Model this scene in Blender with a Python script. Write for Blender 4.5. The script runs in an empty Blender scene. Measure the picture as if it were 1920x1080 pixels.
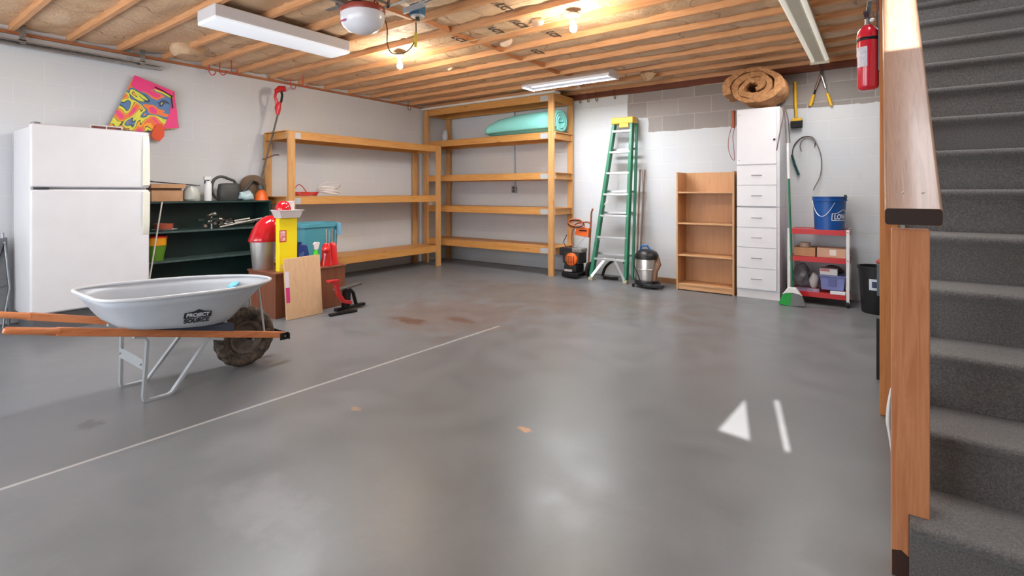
import bpy, bmesh, math, random
from mathutils import Vector, Matrix, noise
R = math.radians
random.seed(7)
C = bpy.context.scene.collection
# ------------------------------------------------------------------ camera
F = 945.0; CX = 960.0; HY = 361.0; H = 1.2
A = math.atan(689 / F); sa, ca = math.sin(A), math.cos(A)
SL, TB, ZC = -6.45, 6.78, 2.68          # left wall, back wall, underside of joists
TF = -1.2                               # front wall
SR = 1.3                               # right wall (far side of the stairs)
cam = bpy.data.cameras.new('camera'); co = bpy.data.objects.new('camera', cam); C.objects.link(co)
co.location = (0, 0, H); co.rotation_euler = (R(90), 0, A)
cam.sensor_width = 36; cam.lens = F / 1920 * 36; cam.shift_y = -(540 - HY) / 1920
cam.clip_start = 0.05
bpy.context.scene.camera = co

def ray(x, y):
    u = (x - CX) / F; v = (HY - y) / F
    return Vector((u * ca - sa, u * sa + ca, v))
def PZ(x, y, z=0):
    r = ray(x, y); k = (z - H) / r.z; return Vector((r.x * k, r.y * k, z))
def PT(x, y, t):
    r = ray(x, y); k = t / r.y; return Vector((r.x * k, t, H + r.z * k))
def PS(x, y, s):
    r = ray(x, y); k = s / r.x; return Vector((s, r.y * k, H + r.z * k))
# ------------------------------------------------------------------ materials
def lin(h):
    if isinstance(h, tuple): c = [v / 255 for v in h]
    else: c = [int(h[i:i + 2], 16) / 255 for i in (0, 2, 4)]
    return tuple((v / 12.92 if v <= .04045 else ((v + .055) / 1.055) ** 2.4) for v in c) + (1,)
def nt(name):
    m = bpy.data.materials.new(name); m.use_nodes = True
    n = m.node_tree; b = n.nodes['Principled BSDF']
    return m, n, b
def node(n, kind, **kw):
    x = n.nodes.new(kind)
    for k, v in kw.items(): setattr(x, k, v)
    return x
def mapped(n, scale=(1, 1, 1), loc=(0, 0, 0)):
    tc = node(n, 'ShaderNodeTexCoord'); mp = node(n, 'ShaderNodeMapping')
    mp.inputs['Scale'].default_value = scale; mp.inputs['Location'].default_value = loc
    n.links.new(tc.outputs['Object'], mp.inputs['Vector']); return mp.outputs['Vector']
def noise_n(n, vec, scale, detail=4, rough=.55, dist=0):
    x = node(n, 'ShaderNodeTexNoise'); x.inputs['Scale'].default_value = scale
    x.inputs['Detail'].default_value = detail; x.inputs['Roughness'].default_value = rough
    x.inputs['Distortion'].default_value = dist
    n.links.new(vec, x.inputs['Vector']); return x.outputs['Fac']
def ramp(n, fac, stops, interp='LINEAR'):
    r = node(n, 'ShaderNodeValToRGB'); r.color_ramp.interpolation = interp
    e = r.color_ramp.elements
    while len(e) < len(stops): e.new(.5)
    for i, (p, c) in enumerate(stops): e[i].position = p; e[i].color = lin(c) if not isinstance(c, float) else (c, c, c, 1)
    n.links.new(fac, r.inputs['Fac']); return r.outputs['Color']
def mixc(n, fac, a, b, mode='MIX'):
    m = node(n, 'ShaderNodeMix', data_type='RGBA', blend_type=mode)
    for s, v in ((m.inputs[0], fac), (m.inputs[6], a), (m.inputs[7], b)):
        if isinstance(v, bpy.types.NodeSocket): n.links.new(v, s)
        elif isinstance(v, (int, float)): s.default_value = v
        else: s.default_value = lin(v)
    return m.outputs[2]
def math_n(n, op, a, b=None, c=None):
    m = node(n, 'ShaderNodeMath', operation=op)
    for i, v in enumerate((a, b, c)):
        if v is None: continue
        if isinstance(v, bpy.types.NodeSocket): n.links.new(v, m.inputs[i])
        else: m.inputs[i].default_value = v
    return m.outputs[0]
def bump(n, b, h, strength=.3, dist=.01):
    x = node(n, 'ShaderNodeBump'); x.inputs['Strength'].default_value = strength; x.inputs['Distance'].default_value = dist
    n.links.new(h, x.inputs['Height']); n.links.new(x.outputs[0], b.inputs['Normal'])
MATS = {}
def mat(name, col, rough=.5, metal=0, var=None, scale=6, bmp=0, bscale=60, bdist=.004, trans=0, alpha=1, emit=None, est=1, coat=0, spec=None, stretch=(1, 1, 1)):
    if name in MATS: return MATS[name]
    m, n, b = nt(name)
    b.inputs['Base Color'].default_value = lin(col); b.inputs['Roughness'].default_value = rough
    b.inputs['Metallic'].default_value = metal
    v = mapped(n, stretch)
    if var is None:
        c = lin(col)
        nz = noise_n(n, v, scale, 3)
        mx = node(n, 'ShaderNodeMix', data_type='RGBA'); mx.inputs[6].default_value = tuple(k * .93 for k in c[:3]) + (1,)
        mx.inputs[7].default_value = tuple(min(1, k * 1.05) for k in c[:3]) + (1,)
        n.links.new(nz, mx.inputs[0]); n.links.new(mx.outputs[2], b.inputs['Base Color'])
    else:
        n.links.new(ramp(n, noise_n(n, v, scale, 5), [(.3, col), (.7, var)]), b.inputs['Base Color'])
    if bmp: bump(n, b, noise_n(n, v, bscale, 4), bmp, bdist)
    if trans: b.inputs['Transmission Weight'].default_value = trans; b.inputs['IOR'].default_value = 1.25
    if alpha < 1: b.inputs['Alpha'].default_value = alpha
    if coat: b.inputs['Coat Weight'].default_value = coat
    if spec is not None: b.inputs['Specular IOR Level'].default_value = spec
    if emit: b.inputs['Emission Color'].default_value = lin(emit); b.inputs['Emission Strength'].default_value = est
    MATS[name] = m; return m
def wood(name, c1, c2, axis='x', rough=.55, grain=1.0, knots=True, coat=0):
    if name in MATS: return MATS[name]
    m, n, b = nt(name)
    st = {'x': (.6, 9, 9), 'y': (9, .6, 9), 'z': (9, 9, .6), 'r': (14, .7, .9)}[axis]
    v = mapped(n, tuple(k * grain for k in st))
    f = noise_n(n, v, 3.2, 6, .6, .6)
    col = ramp(n, f, [(.28, c2), (.5, c1), (.72, c2)])
    v2 = mapped(n, tuple((k * 4 if k > 1 else k * 1.5) for k in st))
    fine = noise_n(n, v2, 6, 3, .6)
    col = mixc(n, math_n(n, 'MULTIPLY', fine, .28), col, (90, 50, 25), 'MULTIPLY')
    if knots:
        vo = node(n, 'ShaderNodeTexVoronoi'); vo.inputs['Scale'].default_value = 1.0
        sk = {'x': (1.6, 7, 7), 'y': (7, 1.6, 7), 'z': (7, 7, 1.6), 'r': (7, 1.2, 1.6)}[axis]
        n.links.new(mapped(n, sk, (3.3, 1.7, 2.1)), vo.inputs['Vector'])
        k = ramp(n, vo.outputs['Distance'], [(.05, 1.0), (.1, 0.0)])
        col = mixc(n, math_n(n, 'MULTIPLY', k, .6), col, (95, 48, 22))
    n.links.new(col, b.inputs['Base Color']); b.inputs['Roughness'].default_value = rough
    if coat: b.inputs['Coat Weight'].default_value = coat; b.inputs['Coat Roughness'].default_value = .15
    bump(n, b, fine, .15, .003)
    MATS[name] = m; return m
# ------------------------------------------------------------------ mesh builder
class MB:
    def __init__(s): s.bm = bmesh.new(); s.mi = 0
    def add(s, vs, fs):
        V = [s.bm.verts.new(v) for v in vs]
        for f in fs:
            try: q = s.bm.faces.new([V[i] for i in f]); q.material_index = s.mi
            except ValueError: pass
        return V
    def box(s, lo, hi):
        a, b = lo, hi
        x0, x1 = sorted((a[0], b[0])); y0, y1 = sorted((a[1], b[1])); z0, z1 = sorted((a[2], b[2]))
        s.add([(x0, y0, z0), (x1, y0, z0), (x1, y1, z0), (x0, y1, z0), (x0, y0, z1), (x1, y0, z1), (x1, y1, z1), (x0, y1, z1)],
              [(0, 3, 2, 1), (4, 5, 6, 7), (0, 1, 5, 4), (1, 2, 6, 5), (2, 3, 7, 6), (3, 0, 4, 7)]); return s
    def bar(s, p0, p1, w, h, up=(0, 0, 1)):
        p0, p1 = Vector(p0), Vector(p1); d = (p1 - p0).normalized(); u = Vector(up)
        if abs(d.dot(u)) > .98: u = Vector((0, 1, 0))
        r = d.cross(u).normalized(); u = r.cross(d).normalized()
        vs = []
        for p in (p0, p1):
            for a, b in ((-1, -1), (1, -1), (1, 1), (-1, 1)): vs.append(p + r * a * w / 2 + u * b * h / 2)
        s.add(vs, [(0, 1, 2, 3), (7, 6, 5, 4), (0, 4, 5, 1), (1, 5, 6, 2), (2, 6, 7, 3), (3, 7, 4, 0)]); return s
    def tube(s, path, r, seg=10, closed=False, flat=1.0, caps=True):
        P = [Vector(p) for p in path]; n = len(P)
        if not closed and 5 <= n <= 16:            # round the path off
            r_in = r if isinstance(r, (list, tuple)) else [r] * n; Q_, r = [], []
            for i in range(n - 1):
                p0, p1, p2, p3 = P[max(i - 1, 0)], P[i], P[i + 1], P[min(i + 2, n - 1)]
                for k in range(4):
                    t = k / 4; Q_.append(.5 * ((2 * p1) + (p2 - p0) * t + (2 * p0 - 5 * p1 + 4 * p2 - p3) * t * t + (3 * p1 - p0 - 3 * p2 + p3) * t ** 3)); r.append(r_in[i] * (1 - t) + r_in[i + 1] * t)
            P = Q_ + [P[-1]]; r.append(r_in[-1]); n = len(P)
        rr = r if isinstance(r, (list, tuple)) else [r] * n
        t0 = (P[1] - P[0]).normalized(); up = Vector((0, 0, 1)) if abs(t0.z) < .9 else Vector((1, 0, 0))
        nrm = t0.cross(up).normalized(); rings = []
        for i in range(n):
            if closed: t = (P[(i + 1) % n] - P[i - 1]).normalized()
            else: t = (P[min(i + 1, n - 1)] - P[max(i - 1, 0)]).normalized()
            nrm = (nrm - t * nrm.dot(t))
            nrm = nrm.normalized() if nrm.length > 1e-6 else t.orthogonal().normalized()
            bn = t.cross(nrm)
            rings.append([s.bm.verts.new(P[i] + (nrm * math.cos(2 * math.pi * k / seg) + bn * math.sin(2 * math.pi * k / seg) * flat) * rr[i]) for k in range(seg)])
        m = n if closed else n - 1
        for i in range(m):
            a, b = rings[i], rings[(i + 1) % n]
            for k in range(seg):
                f = s.bm.faces.new((a[k], a[(k + 1) % seg], b[(k + 1) % seg], b[k])); f.material_index = s.mi
        if not closed and caps:
            for q in (rings[0][::-1], rings[-1]): s.bm.faces.new(q).material_index = s.mi
        return s
    def cyl(s, p0, p1, r0, r1=None, seg=20):
        return s.tube([p0, p1], [r0, r0 if r1 is None else r1], seg)
    def lathe(s, prof, c=(0, 0, 0), seg=28, axis='z', sx=1, sy=1, a0=0, a1=2 * math.pi):
        full = abs(a1 - a0 - 2 * math.pi) < 1e-6; m = seg if full else seg + 1
        rings = []
        for r, z in prof:
            ring = []
            for k in range(m):
                a = a0 + (a1 - a0) * k / seg; x, y = r * math.cos(a) * sx, r * math.sin(a) * sy
                v = {'z': (x, y, z), 'x': (z, x, y), 'y': (x, z, y)}[axis]
                ring.append(s.bm.verts.new((c[0] + v[0], c[1] + v[1], c[2] + v[2])))
            rings.append(ring)
        for a, b in zip(rings, rings[1:]):
            for k in range(seg):
                try: s.bm.faces.new((a[k], a[(k + 1) % m], b[(k + 1) % m], b[k])).material_index = s.mi
                except ValueError: pass
        for q, (r, z) in ((rings[0], prof[0]), (rings[-1], prof[-1])):
            if r > 1e-4 and full: s.bm.faces.new(q).material_index = s.mi
        return s
    def prism(s, poly, d):                      # planar polygon (3D points) pushed by vector d
        n = len(poly); d = Vector(d)
        s.add([Vector(p) for p in poly] + [Vector(p) + d for p in poly],
              [tuple(range(n))[::-1], tuple(range(n, 2 * n))] + [(i, (i + 1) % n, n + (i + 1) % n, n + i) for i in range(n)]); return s
    def ball(s, c, r, sx=1, sy=1, sz=1, seg=16, rings=10):
        return s.lathe([(max(1e-5, r * math.sin(math.pi * i / rings)), -r * sz * math.cos(math.pi * i / rings)) for i in range(rings + 1)], c, seg, sx=sx, sy=sy)
    def xf(s, M):
        bmesh.ops.transform(s.bm, matrix=M, verts=s.bm.verts); return s
    def jitter(s, amp, sc=8, seed=0):
        for v in s.bm.verts:
            v.co += noise.noise_vector(v.co * sc + Vector((seed, seed * 2.1, 0))) * amp
        return s
    def build(s, name, mats, parent=None, bevel=0, smooth=True, angle=40, solid=0, sub=0, keep=False):
        bm = s.bm; bmesh.ops.remove_doubles(bm, verts=bm.verts, dist=1e-6)
        bmesh.ops.recalc_face_normals(bm, faces=bm.faces)
        me = bpy.data.meshes.new(name); o = bpy.data.objects.new(name, me); C.objects.link(o)
        if parent is not None:
            off = Vector((0, 0, 0)); p = parent
            while p is not None: off += p.location; p = p.parent
            o.parent = parent
            for v in bm.verts: v.co -= off
        elif not keep:
            xs = [v.co.x for v in bm.verts]; ys = [v.co.y for v in bm.verts]; zs = [v.co.z for v in bm.verts]
            c = Vector(((min(xs) + max(xs)) / 2, (min(ys) + max(ys)) / 2, min(zs)))
            for v in bm.verts: v.co -= c
            o.location = c
        bm.to_mesh(me); bm.free()
        for m in (mats if isinstance(mats, (list, tuple)) else [mats]): me.materials.append(m)
        if smooth:
            me.shade_smooth(); me.set_sharp_from_angle(angle=R(angle))
        if solid: q = o.modifiers.new('solid', 'SOLIDIFY'); q.thickness = solid; q.offset = 0
        if bevel:
            q = o.modifiers.new('bevel', 'BEVEL'); q.width = bevel; q.segments = 2; q.limit_method = 'ANGLE'; q.angle_limit = R(35)
            q.harden_normals = True
        if sub: q = o.modifiers.new('sub', 'SUBSURF'); q.levels = sub; q.render_levels = sub
        return o
def tag(o, label=None, cat=None, group=None, kind=None):
    if label: o['label'] = label
    if cat: o['category'] = cat
    if group: o['group'] = group
    if kind: o['kind'] = kind
    return o
def thing(name, label, cat, loc=(0, 0, 0), group=None):
    o = bpy.data.objects.new(name, None); C.objects.link(o); o.location = loc; o.empty_display_size = .05
    return tag(o, label, cat, group)
def copy_tree(o, parent=None):
    c = o.copy(); C.objects.link(c); c.parent = parent
    for ch in list(o.children): copy_tree(ch, c)
    return c
def text_mb(body, size, M, extrude=.0008, wrap=None, bold=0.0, sx=1.0):
    cu = bpy.data.curves.new('t', 'FONT'); cu.body = body; cu.size = size; cu.extrude = extrude; cu.align_x = 'CENTER'; cu.align_y = 'CENTER'
    cu.offset = bold
    o = bpy.data.objects.new('t', cu); C.objects.link(o)
    bpy.context.view_layer.update()
    me = bpy.data.meshes.new_from_object(o.evaluated_get(bpy.context.evaluated_depsgraph_get()))
    mb = MB(); mb.bm.from_mesh(me)
    for v in mb.bm.verts:
        v.co.x *= sx
        if wrap: v.co = wrap(v.co)
    if M is not None: bmesh.ops.transform(mb.bm, matrix=M, verts=mb.bm.verts)
    bpy.data.objects.remove(o); bpy.data.curves.remove(cu); bpy.data.meshes.remove(me)
    return mb
def frame_m(origin, xdir, ydir):
    x = Vector(xdir).normalized(); y = Vector(ydir); y = (y - x * y.dot(x)).normalized(); z = x.cross(y)
    m = Matrix((x, y, z)).transposed().to_4x4(); m.translation = Vector(origin); return m
def area(name, loc, rot, sx, sy, power, col=(1, 1, 1)):
    l = bpy.data.lights.new(name, 'AREA'); l.shape = 'RECTANGLE'; l.size = sx; l.size_y = sy; l.energy = power; l.color = col
    o = bpy.data.objects.new(name, l); C.objects.link(o); o.location = loc; o.rotation_euler = rot; return o
# ------------------------------------------------------------------ common materials
joist_w = wood('joist_pine', (228, 172, 122), (204, 140, 90), 'x', .6)
block_w = wood('block_pine', (215, 150, 98), (182, 110, 62), 'y', .6)
shelf_y = wood('shelf_pine_y', (219, 160, 88), (196, 130, 62), 'y', .5)
shelf_x = wood('shelf_pine_x', (219, 160, 88), (196, 130, 62), 'x', .5)
shelf_z = wood('shelf_pine_z', (214, 164, 104), (190, 130, 70), 'z', .5)
cedar_z = wood('cedar_post', (212, 144, 98), (190, 114, 70), 'z', .6, 1.3)
rail_w = wood('rail_wood', (170, 132, 109), (142, 106, 84), 'r', .42, 1.6, coat=.15)
galv = mat('galvanised', (168, 172, 176), .35, .9, var=(140, 144, 148), scale=30)
steel = mat('brushed_steel', (214, 212, 210), .32, .85, stretch=(20, 20, 1), scale=8)
alum = mat('aluminium', (205, 207, 210), .3, .85)
white_e = mat('white_enamel', (214, 213, 217), .38, bmp=.08, bscale=300, bdist=.001)
white_p = mat('white_plastic', (225, 225, 226), .4)
black_p = mat('black_plastic', (26, 26, 29), .4)
black_r = mat('black_rubber', (22, 21, 21), .75, bmp=.3, bscale=80)
red_p = mat('red_plastic', (200, 22, 32), .3, coat=.3)
red_m = mat('red_paint', (190, 35, 40), .35, coat=.2)
orange_p = mat('orange_plastic', (228, 100, 30), .4)
yellow_p = mat('yellow_plastic', (226, 176, 28), .4)
green_p = mat('green_plastic', (20, 120, 62), .35)
card = mat('cardboard', (190, 148, 112), .8, var=(176, 132, 96), scale=12)
# ------------------------------------------------------------------ room shell
def floor_mat():
    m, n, b = nt('painted_concrete_floor')
    v = mapped(n)
    big = noise_n(n, v, .7, 3); mid = noise_n(n, v, 3.5, 6, .6, .4); fine = noise_n(n, v, 40, 4)
    col = ramp(n, math_n(n, 'ADD', math_n(n, 'MULTIPLY', big, .5), math_n(n, 'MULTIPLY', mid, .5)),
               [(.36, (107, 109, 112)), (.5, (114, 116, 119)), (.64, (123, 124, 127))])
    col = mixc(n, math_n(n, 'MULTIPLY', fine, .25), col, (96, 94, 98))
    sep = node(n, 'ShaderNodeSeparateXYZ'); n.links.new(v, sep.inputs[0])
    X, Y = sep.outputs[0], sep.outputs[1]
    def blot(cx, cy, rx, ry, colr, amt, sc=6, soft=.35):   # worn or stained patch
        nonlocal col
        dx = math_n(n, 'DIVIDE', math_n(n, 'SUBTRACT', X, cx), rx); dy = math_n(n, 'DIVIDE', math_n(n, 'SUBTRACT', Y, cy), ry)
        d = math_n(n, 'SQRT', math_n(n, 'ADD', math_n(n, 'MULTIPLY', dx, dx), math_n(n, 'MULTIPLY', dy, dy)))
        d = math_n(n, 'ADD', d, math_n(n, 'MULTIPLY', math_n(n, 'SUBTRACT', noise_n(n, v, sc, 6, .65), .5), 2.0))
        f = ramp(n, d, [(max(0, .8 - soft), 1.0), (.85, 0.0)])
        col = mixc(n, math_n(n, 'MULTIPLY', f, amt), col, colr)
    blot(-3.4, 3.7, 1.1, 1.0, (112, 92, 82), .5)
    blot(-3.1, 5.0, 2.2, 1.0, (104, 94, 88), .7, 3)
    blot(-3.55, 3.25, .35, .12, (96, 66, 52), .8, 14)
    blot(-3.2, 3.55, .25, .09, (98, 68, 54), .7, 16)
    blot(-3.3, .82, .09, .08, (92, 90, 92), .9, 20)
    blot(-1.9, 1.0, .35, .2, (156, 156, 158), .35, 6, .7)
    blot(-2.2, .1, .6, .5, (134, 141, 138), .5, 3, .7)
    blot(-1.45, 2.1, .06, .03, (196, 140, 96), .9, 30)
    blot(-2.35, 1.75, .05, .03, (180, 140, 110), .7, 30)
    # saw cut running along the slab
    ln = math_n(n, 'ABSOLUTE', math_n(n, 'SUBTRACT', X, math_n(n, 'ADD', math_n(n, 'MULTIPLY', Y, .034), -2.885)))
    ln = math_n(n, 'ADD', ln, math_n(n, 'MULTIPLY', math_n(n, 'SUBTRACT', noise_n(n, v, 25, 3), .5), .006))
    lf = math_n(n, 'LESS_THAN', ln, .0105)
    lf = math_n(n, 'MULTIPLY', lf, math_n(n, 'LESS_THAN', Y, 3.6))
    col = mixc(n, math_n(n, 'MULTIPLY', lf, .75), col, (182, 180, 178))
    sc1 = ramp(n, noise_n(n, mapped(n, (9, 2.2, 1)), 3.1, 7, .7), [(.64, 0.0), (.72, 1.0)])
    col = mixc(n, math_n(n, 'MULTIPLY', sc1, .13), col, (166, 166, 168))
    # paint left off along the back wall; shelf shadow painted in at the left
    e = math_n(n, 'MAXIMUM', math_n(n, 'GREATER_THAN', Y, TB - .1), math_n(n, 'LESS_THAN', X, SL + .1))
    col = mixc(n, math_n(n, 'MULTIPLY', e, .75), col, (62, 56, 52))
    # small chips
    vo = node(n, 'ShaderNodeTexVoronoi'); vo.inputs['Scale'].default_value = 2.6; n.links.new(v, vo.inputs['Vector'])
    ch = ramp(n, math_n(n, 'ADD', vo.outputs['Distance'], math_n(n, 'MULTIPLY', noise_n(n, v, 70, 3), .035)), [(.03, 1.0), (.045, 0.0)])
    col = mixc(n, math_n(n, 'MULTIPLY', ch, .14), col, (90, 86, 86))
    n.links.new(col, b.inputs['Base Color'])
    rg = ramp(n, mid, [(.3, .29), (.7, .44)]); n.links.new(rg, b.inputs['Roughness'])
    b.inputs['Specular IOR Level'].default_value = .5
    bump(n, b, math_n(n, 'ADD', mid, math_n(n, 'MULTIPLY', fine, .15)), .1, .008)
    return m
def wall_mat(name, axis, grey=False, warm=.3):
    m, n, b = nt(name)
    tc = node(n, 'ShaderNodeTexCoord'); sep = node(n, 'ShaderNodeSeparateXYZ'); n.links.new(tc.outputs['Object'], sep.inputs[0])
    U = sep.outputs[0] if axis == 'x' else sep.outputs[1]; Z = sep.outputs[2]
    cmb = node(n, 'ShaderNodeCombineXYZ'); n.links.new(math_n(n, 'ADD', U, 10 + .14), cmb.inputs[0]); n.links.new(math_n(n, 'ADD', Z, .215 * 2 - .095), cmb.inputs[1])
    br = node(n, 'ShaderNodeTexBrick'); n.links.new(cmb.outputs[0], br.inputs['Vector'])
    br.inputs['Scale'].default_value = 1; br.inputs['Brick Width'].default_value = .43; br.inputs['Row Height'].default_value = .215
    br.inputs['Mortar Size'].default_value = .006; br.inputs['Mortar Smooth'].default_value = .3
    v = tc.outputs['Object']
    def nz(s, d=4): return noise_n(n, v, s, d)
    white = ramp(n, nz(1.3, 4), [(.35, (203, 207, 214)), (.65, (209, 211, 212))])
    white = mixc(n, math_n(n, 'MULTIPLY', br.outputs['Fac'], .35), white, (222, 222, 224))
    sc = ramp(n, nz(9, 8), [(.66, 0.0), (.72, 1.0)])
    white = mixc(n, math_n(n, 'MULTIPLY', sc, .12), white, (150, 146, 138))
    col = white
    if grey:
        br.inputs['Color1'].default_value = lin((140, 132, 129)); br.inputs['Color2'].default_value = lin((164, 154, 150))
        br.inputs['Mortar'].default_value = lin((178, 172, 168)); br.inputs['Bias'].default_value = -.1
        g = mixc(n, math_n(n, 'MULTIPLY', nz(40), .5), br.outputs['Color'], (134, 126, 122))
        jz = math_n(n, 'MULTIPLY', math_n(n, 'SUBTRACT', nz(7, 6), .5), .05)
        Zj = math_n(n, 'ADD', Z, jz); Uj = math_n(n, 'ADD', U, jz)
        def region(u0, u1, z0):
            a = math_n(n, 'MULTIPLY', math_n(n, 'GREATER_THAN', Uj, u0), math_n(n, 'LESS_THAN', Uj, u1))
            return math_n(n, 'MULTIPLY', a, math_n(n, 'GREATER_THAN', Zj, z0))
        msk = math_n(n, 'MAXIMUM', math_n(n, 'MAXIMUM', region(-2.90, 2, 2.245), region(-2.60, -1.3, 2.035)), region(-1.4, 2, 2.19))
        col = mixc(n, msk, white, g)
    n.links.new(col, b.inputs['Base Color']); b.inputs['Roughness'].default_value = .62
    h = math_n(n, 'SUBTRACT', math_n(n, 'MULTIPLY', nz(30, 5), .25), math_n(n, 'MULTIPLY', br.outputs['Fac'], .55))
    bump(n, b, h, .35, .006)
    return m
W_left = wall_mat('painted_block_left', 'y'); W_back = wall_mat('painted_block_back', 'x', True)
st = lambda name, mb, m, **k: tag(mb.build(name, m, keep=True, **k), kind='structure')
st('floor', MB().box((SL - .2, TF - .2, -.1), (SR + .2, TB + .2, 0)), floor_mat(), smooth=False)
st('wall_left', MB().box((SL - .2, TF - .2, 0), (SL, TB + .2, 5.0)), W_left, smooth=False)
st('wall_back', MB().box((SL, TB, 0), (SR + .2, TB + .2, 5.0)), W_back, smooth=False)
plaster = mat('stairwell_paint', (205, 200, 192), .7, bmp=.1, bscale=120)
st('wall_right', MB().box((SR, TF - .2, 0), (SR + .2, TB, 5.0)), plaster, smooth=False)
# front wall behind the camera; openings invented and shaped to let in light
g_step, r_step = .246, .2024
sun_az, sun_el = .233, R(30)                     # ds/dt of the beam (towards -s going in), elevation
def back_to_wall(p, tw=TF):
    d = (p[1] - tw); L = d * math.sqrt(1 + sun_az ** 2)
    return (p[0] + sun_az * d, p[2] + L * math.tan(sun_el))
front = st('wall_front', MB().box((SL, TF - .2, 0), (SR, TF, 5.0)), plaster, smooth=False)
holes = []  # first three shaped backwards from the sun patches they cast
holes.append([back_to_wall(PZ(*q)) for q in ((1398, 748), (1346, 807), (1407, 827))])
holes.append([back_to_wall(PZ(*q)) for q in ((1451, 750), (1461, 749), (1483, 846), (1472, 849))])
holes.append([(.94, 4.15), (1.055, 4.15), (1.18, 4.88), (1.07, 4.88)])
FILL_WINS = [(-5.9, -3.6), (-3.2, -.9)]  # large windows made up for soft fill from behind the camera
for a, b_ in FILL_WINS: holes.append([(a, .55), (b_, .55), (b_, 2.25), (a, 2.25)])
for hl in holes:
    sk = sun_az * .25 ; up = .25 * math.sqrt(1 + sun_az ** 2) * math.tan(sun_el)
    skew = hl in holes[:3]
    mb = MB(); n_ = len(hl)
    a = [Vector((p[0] - (sk * .1 if skew else 0), TF + .01, p[1] - (up * .1 if skew else 0))) for p in hl]
    b2 = [Vector((p[0] + (sk if skew else 0), TF - .24, p[1] + (up if skew else 0))) for p in hl]
    mb.add(a + b2, [tuple(range(n_)), tuple(range(n_, 2 * n_))[::-1]] + [(i, (i + 1) % n_, n_ + (i + 1) % n_, n_ + i) for i in range(n_)])
    cut = mb.build('cutter', plaster, keep=True, smooth=False)
    md = front.modifiers.new('b', 'BOOLEAN'); md.object = cut; md.operation = 'DIFFERENCE'; md.solver = 'EXACT'
    bpy.context.view_layer.update()
    me = bpy.data.meshes.new_from_object(front.evaluated_get(bpy.context.evaluated_depsgraph_get()))
    front.modifiers.clear(); front.data = me
    bpy.data.objects.remove(cut)
frost = mat('frosted_window_glass', (235, 240, 245), .6, emit=(235, 243, 255), est=3.0)  # glowing panes added as fill, standing in for daylight
for i, (a, b_) in enumerate(FILL_WINS):
    w = MB()
    for z0, z1 in ((.55, .61), (2.19, 2.25), (1.37, 1.41)): w.box((a, TF - .12, z0), (b_, TF - .04, z1))
    for s0 in (a, (a + b_) / 2 - .03, b_ - .06): w.box((s0, TF - .12, .55), (s0 + .06, TF - .04, 2.25))
    wo = st('window_%d' % (i + 1), w, white_p, bevel=.004)
    MB().box((a + .03, TF - .1, .58), (b_ - .03, TF - .09, 2.22)).build('pane', frost, wo)
    area('window_daylight', ((a + b_) / 2, TF + .02, 1.4), (R(90), 0, 0), b_ - a - .1, 1.6, 38, (.93, .97, 1))  # fill light added inside each invented window
# upper storey over the stairs
st('ceiling_upper', MB().box((SL, TF, 5.0), (SR, TB, 5.1)), plaster, smooth=False)
# ------------------------------------------------------------------ ceiling: kraft faced batts between joists
kraft, n, b = nt('kraft_paper_insulation')
v = mapped(n)
f1 = noise_n(n, v, 2.2, 5, .6); f2 = noise_n(n, v, 18, 6, .7, .8)
col = ramp(n, f1, [(.3, (206, 168, 130)), (.55, (224, 188, 150)), (.75, (232, 204, 170))])
col = mixc(n, ramp(n, f2, [(.55, 0.0), (.75, .45)]), col, (150, 108, 74))
sp_ = node(n, 'ShaderNodeSeparateXYZ'); n.links.new(v, sp_.inputs[0])
q_ = math_n(n, 'ADD', math_n(n, 'MULTIPLY', sp_.outputs[0], 1.9), math_n(n, 'ADD', math_n(n, 'MULTIPLY', noise_n(n, v, 1.7, 2), 2.2), math_n(n, 'MULTIPLY', noise_n(n, v, 9, 3), .12)))
crease = math_n(n, 'LESS_THAN', math_n(n, 'FRACT', q_), .035)
col = mixc(n, math_n(n, 'MULTIPLY', crease, .5), col, (120, 78, 50))
n.links.new(col, b.inputs['Base Color']); b.inputs['Roughness'].default_value = .55
bump(n, b, math_n(n, 'SUBTRACT', f2, math_n(n, 'MULTIPLY', crease, .5)), .8, .03)
J0, JP = 1.03, .406
joists = [J0 + JP * k for k in range(-5, 15)]
joists = [t for t in joists if t < TB - .1] + [TB - .03]
mb = MB()
edges = [TF] + joists
for bi, (ta, tb) in enumerate(zip(edges, edges[1:])):
    nx, ny = 150, 7
    grid = []
    for i in range(nx + 1):
        s = SL + (0.02 - SL) * i / nx; row = []
        for j in range(ny + 1):
            w = j / ny; t = ta + .02 + (tb - ta - .04) * w
            sag = .035 * math.sin(math.pi * w) * (.6 + .8 * noise.noise(Vector((s * 1.3, bi * 3.1, 0))))
            seam = -.012 if (i + bi * 7) % 23 == 0 else 0
            z = 2.735 - sag - seam + .012 * noise.noise(Vector((s * 7, t * 9, bi)))
            row.append(mb.bm.verts.new((s, t, z)))
        grid.append(row)
    for i in range(nx):
        for j in range(ny): mb.bm.faces.new((grid[i][j], grid[i][j + 1], grid[i + 1][j + 1], grid[i + 1][j]))
ceil = st('ceiling', mb, kraft, angle=60)
mb = MB().box((SL, TF, 2.83), (.04, TB, 2.87)); mb.box((.04, 5.15 + g_step, 2.60), (SR, TB, 2.70))
st('ceiling_subfloor', mb, wood('subfloor', (170, 120, 80), (140, 92, 56), 'y'), smooth=False)
ink = mat('print_ink', (70, 56, 48), .7)
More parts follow.
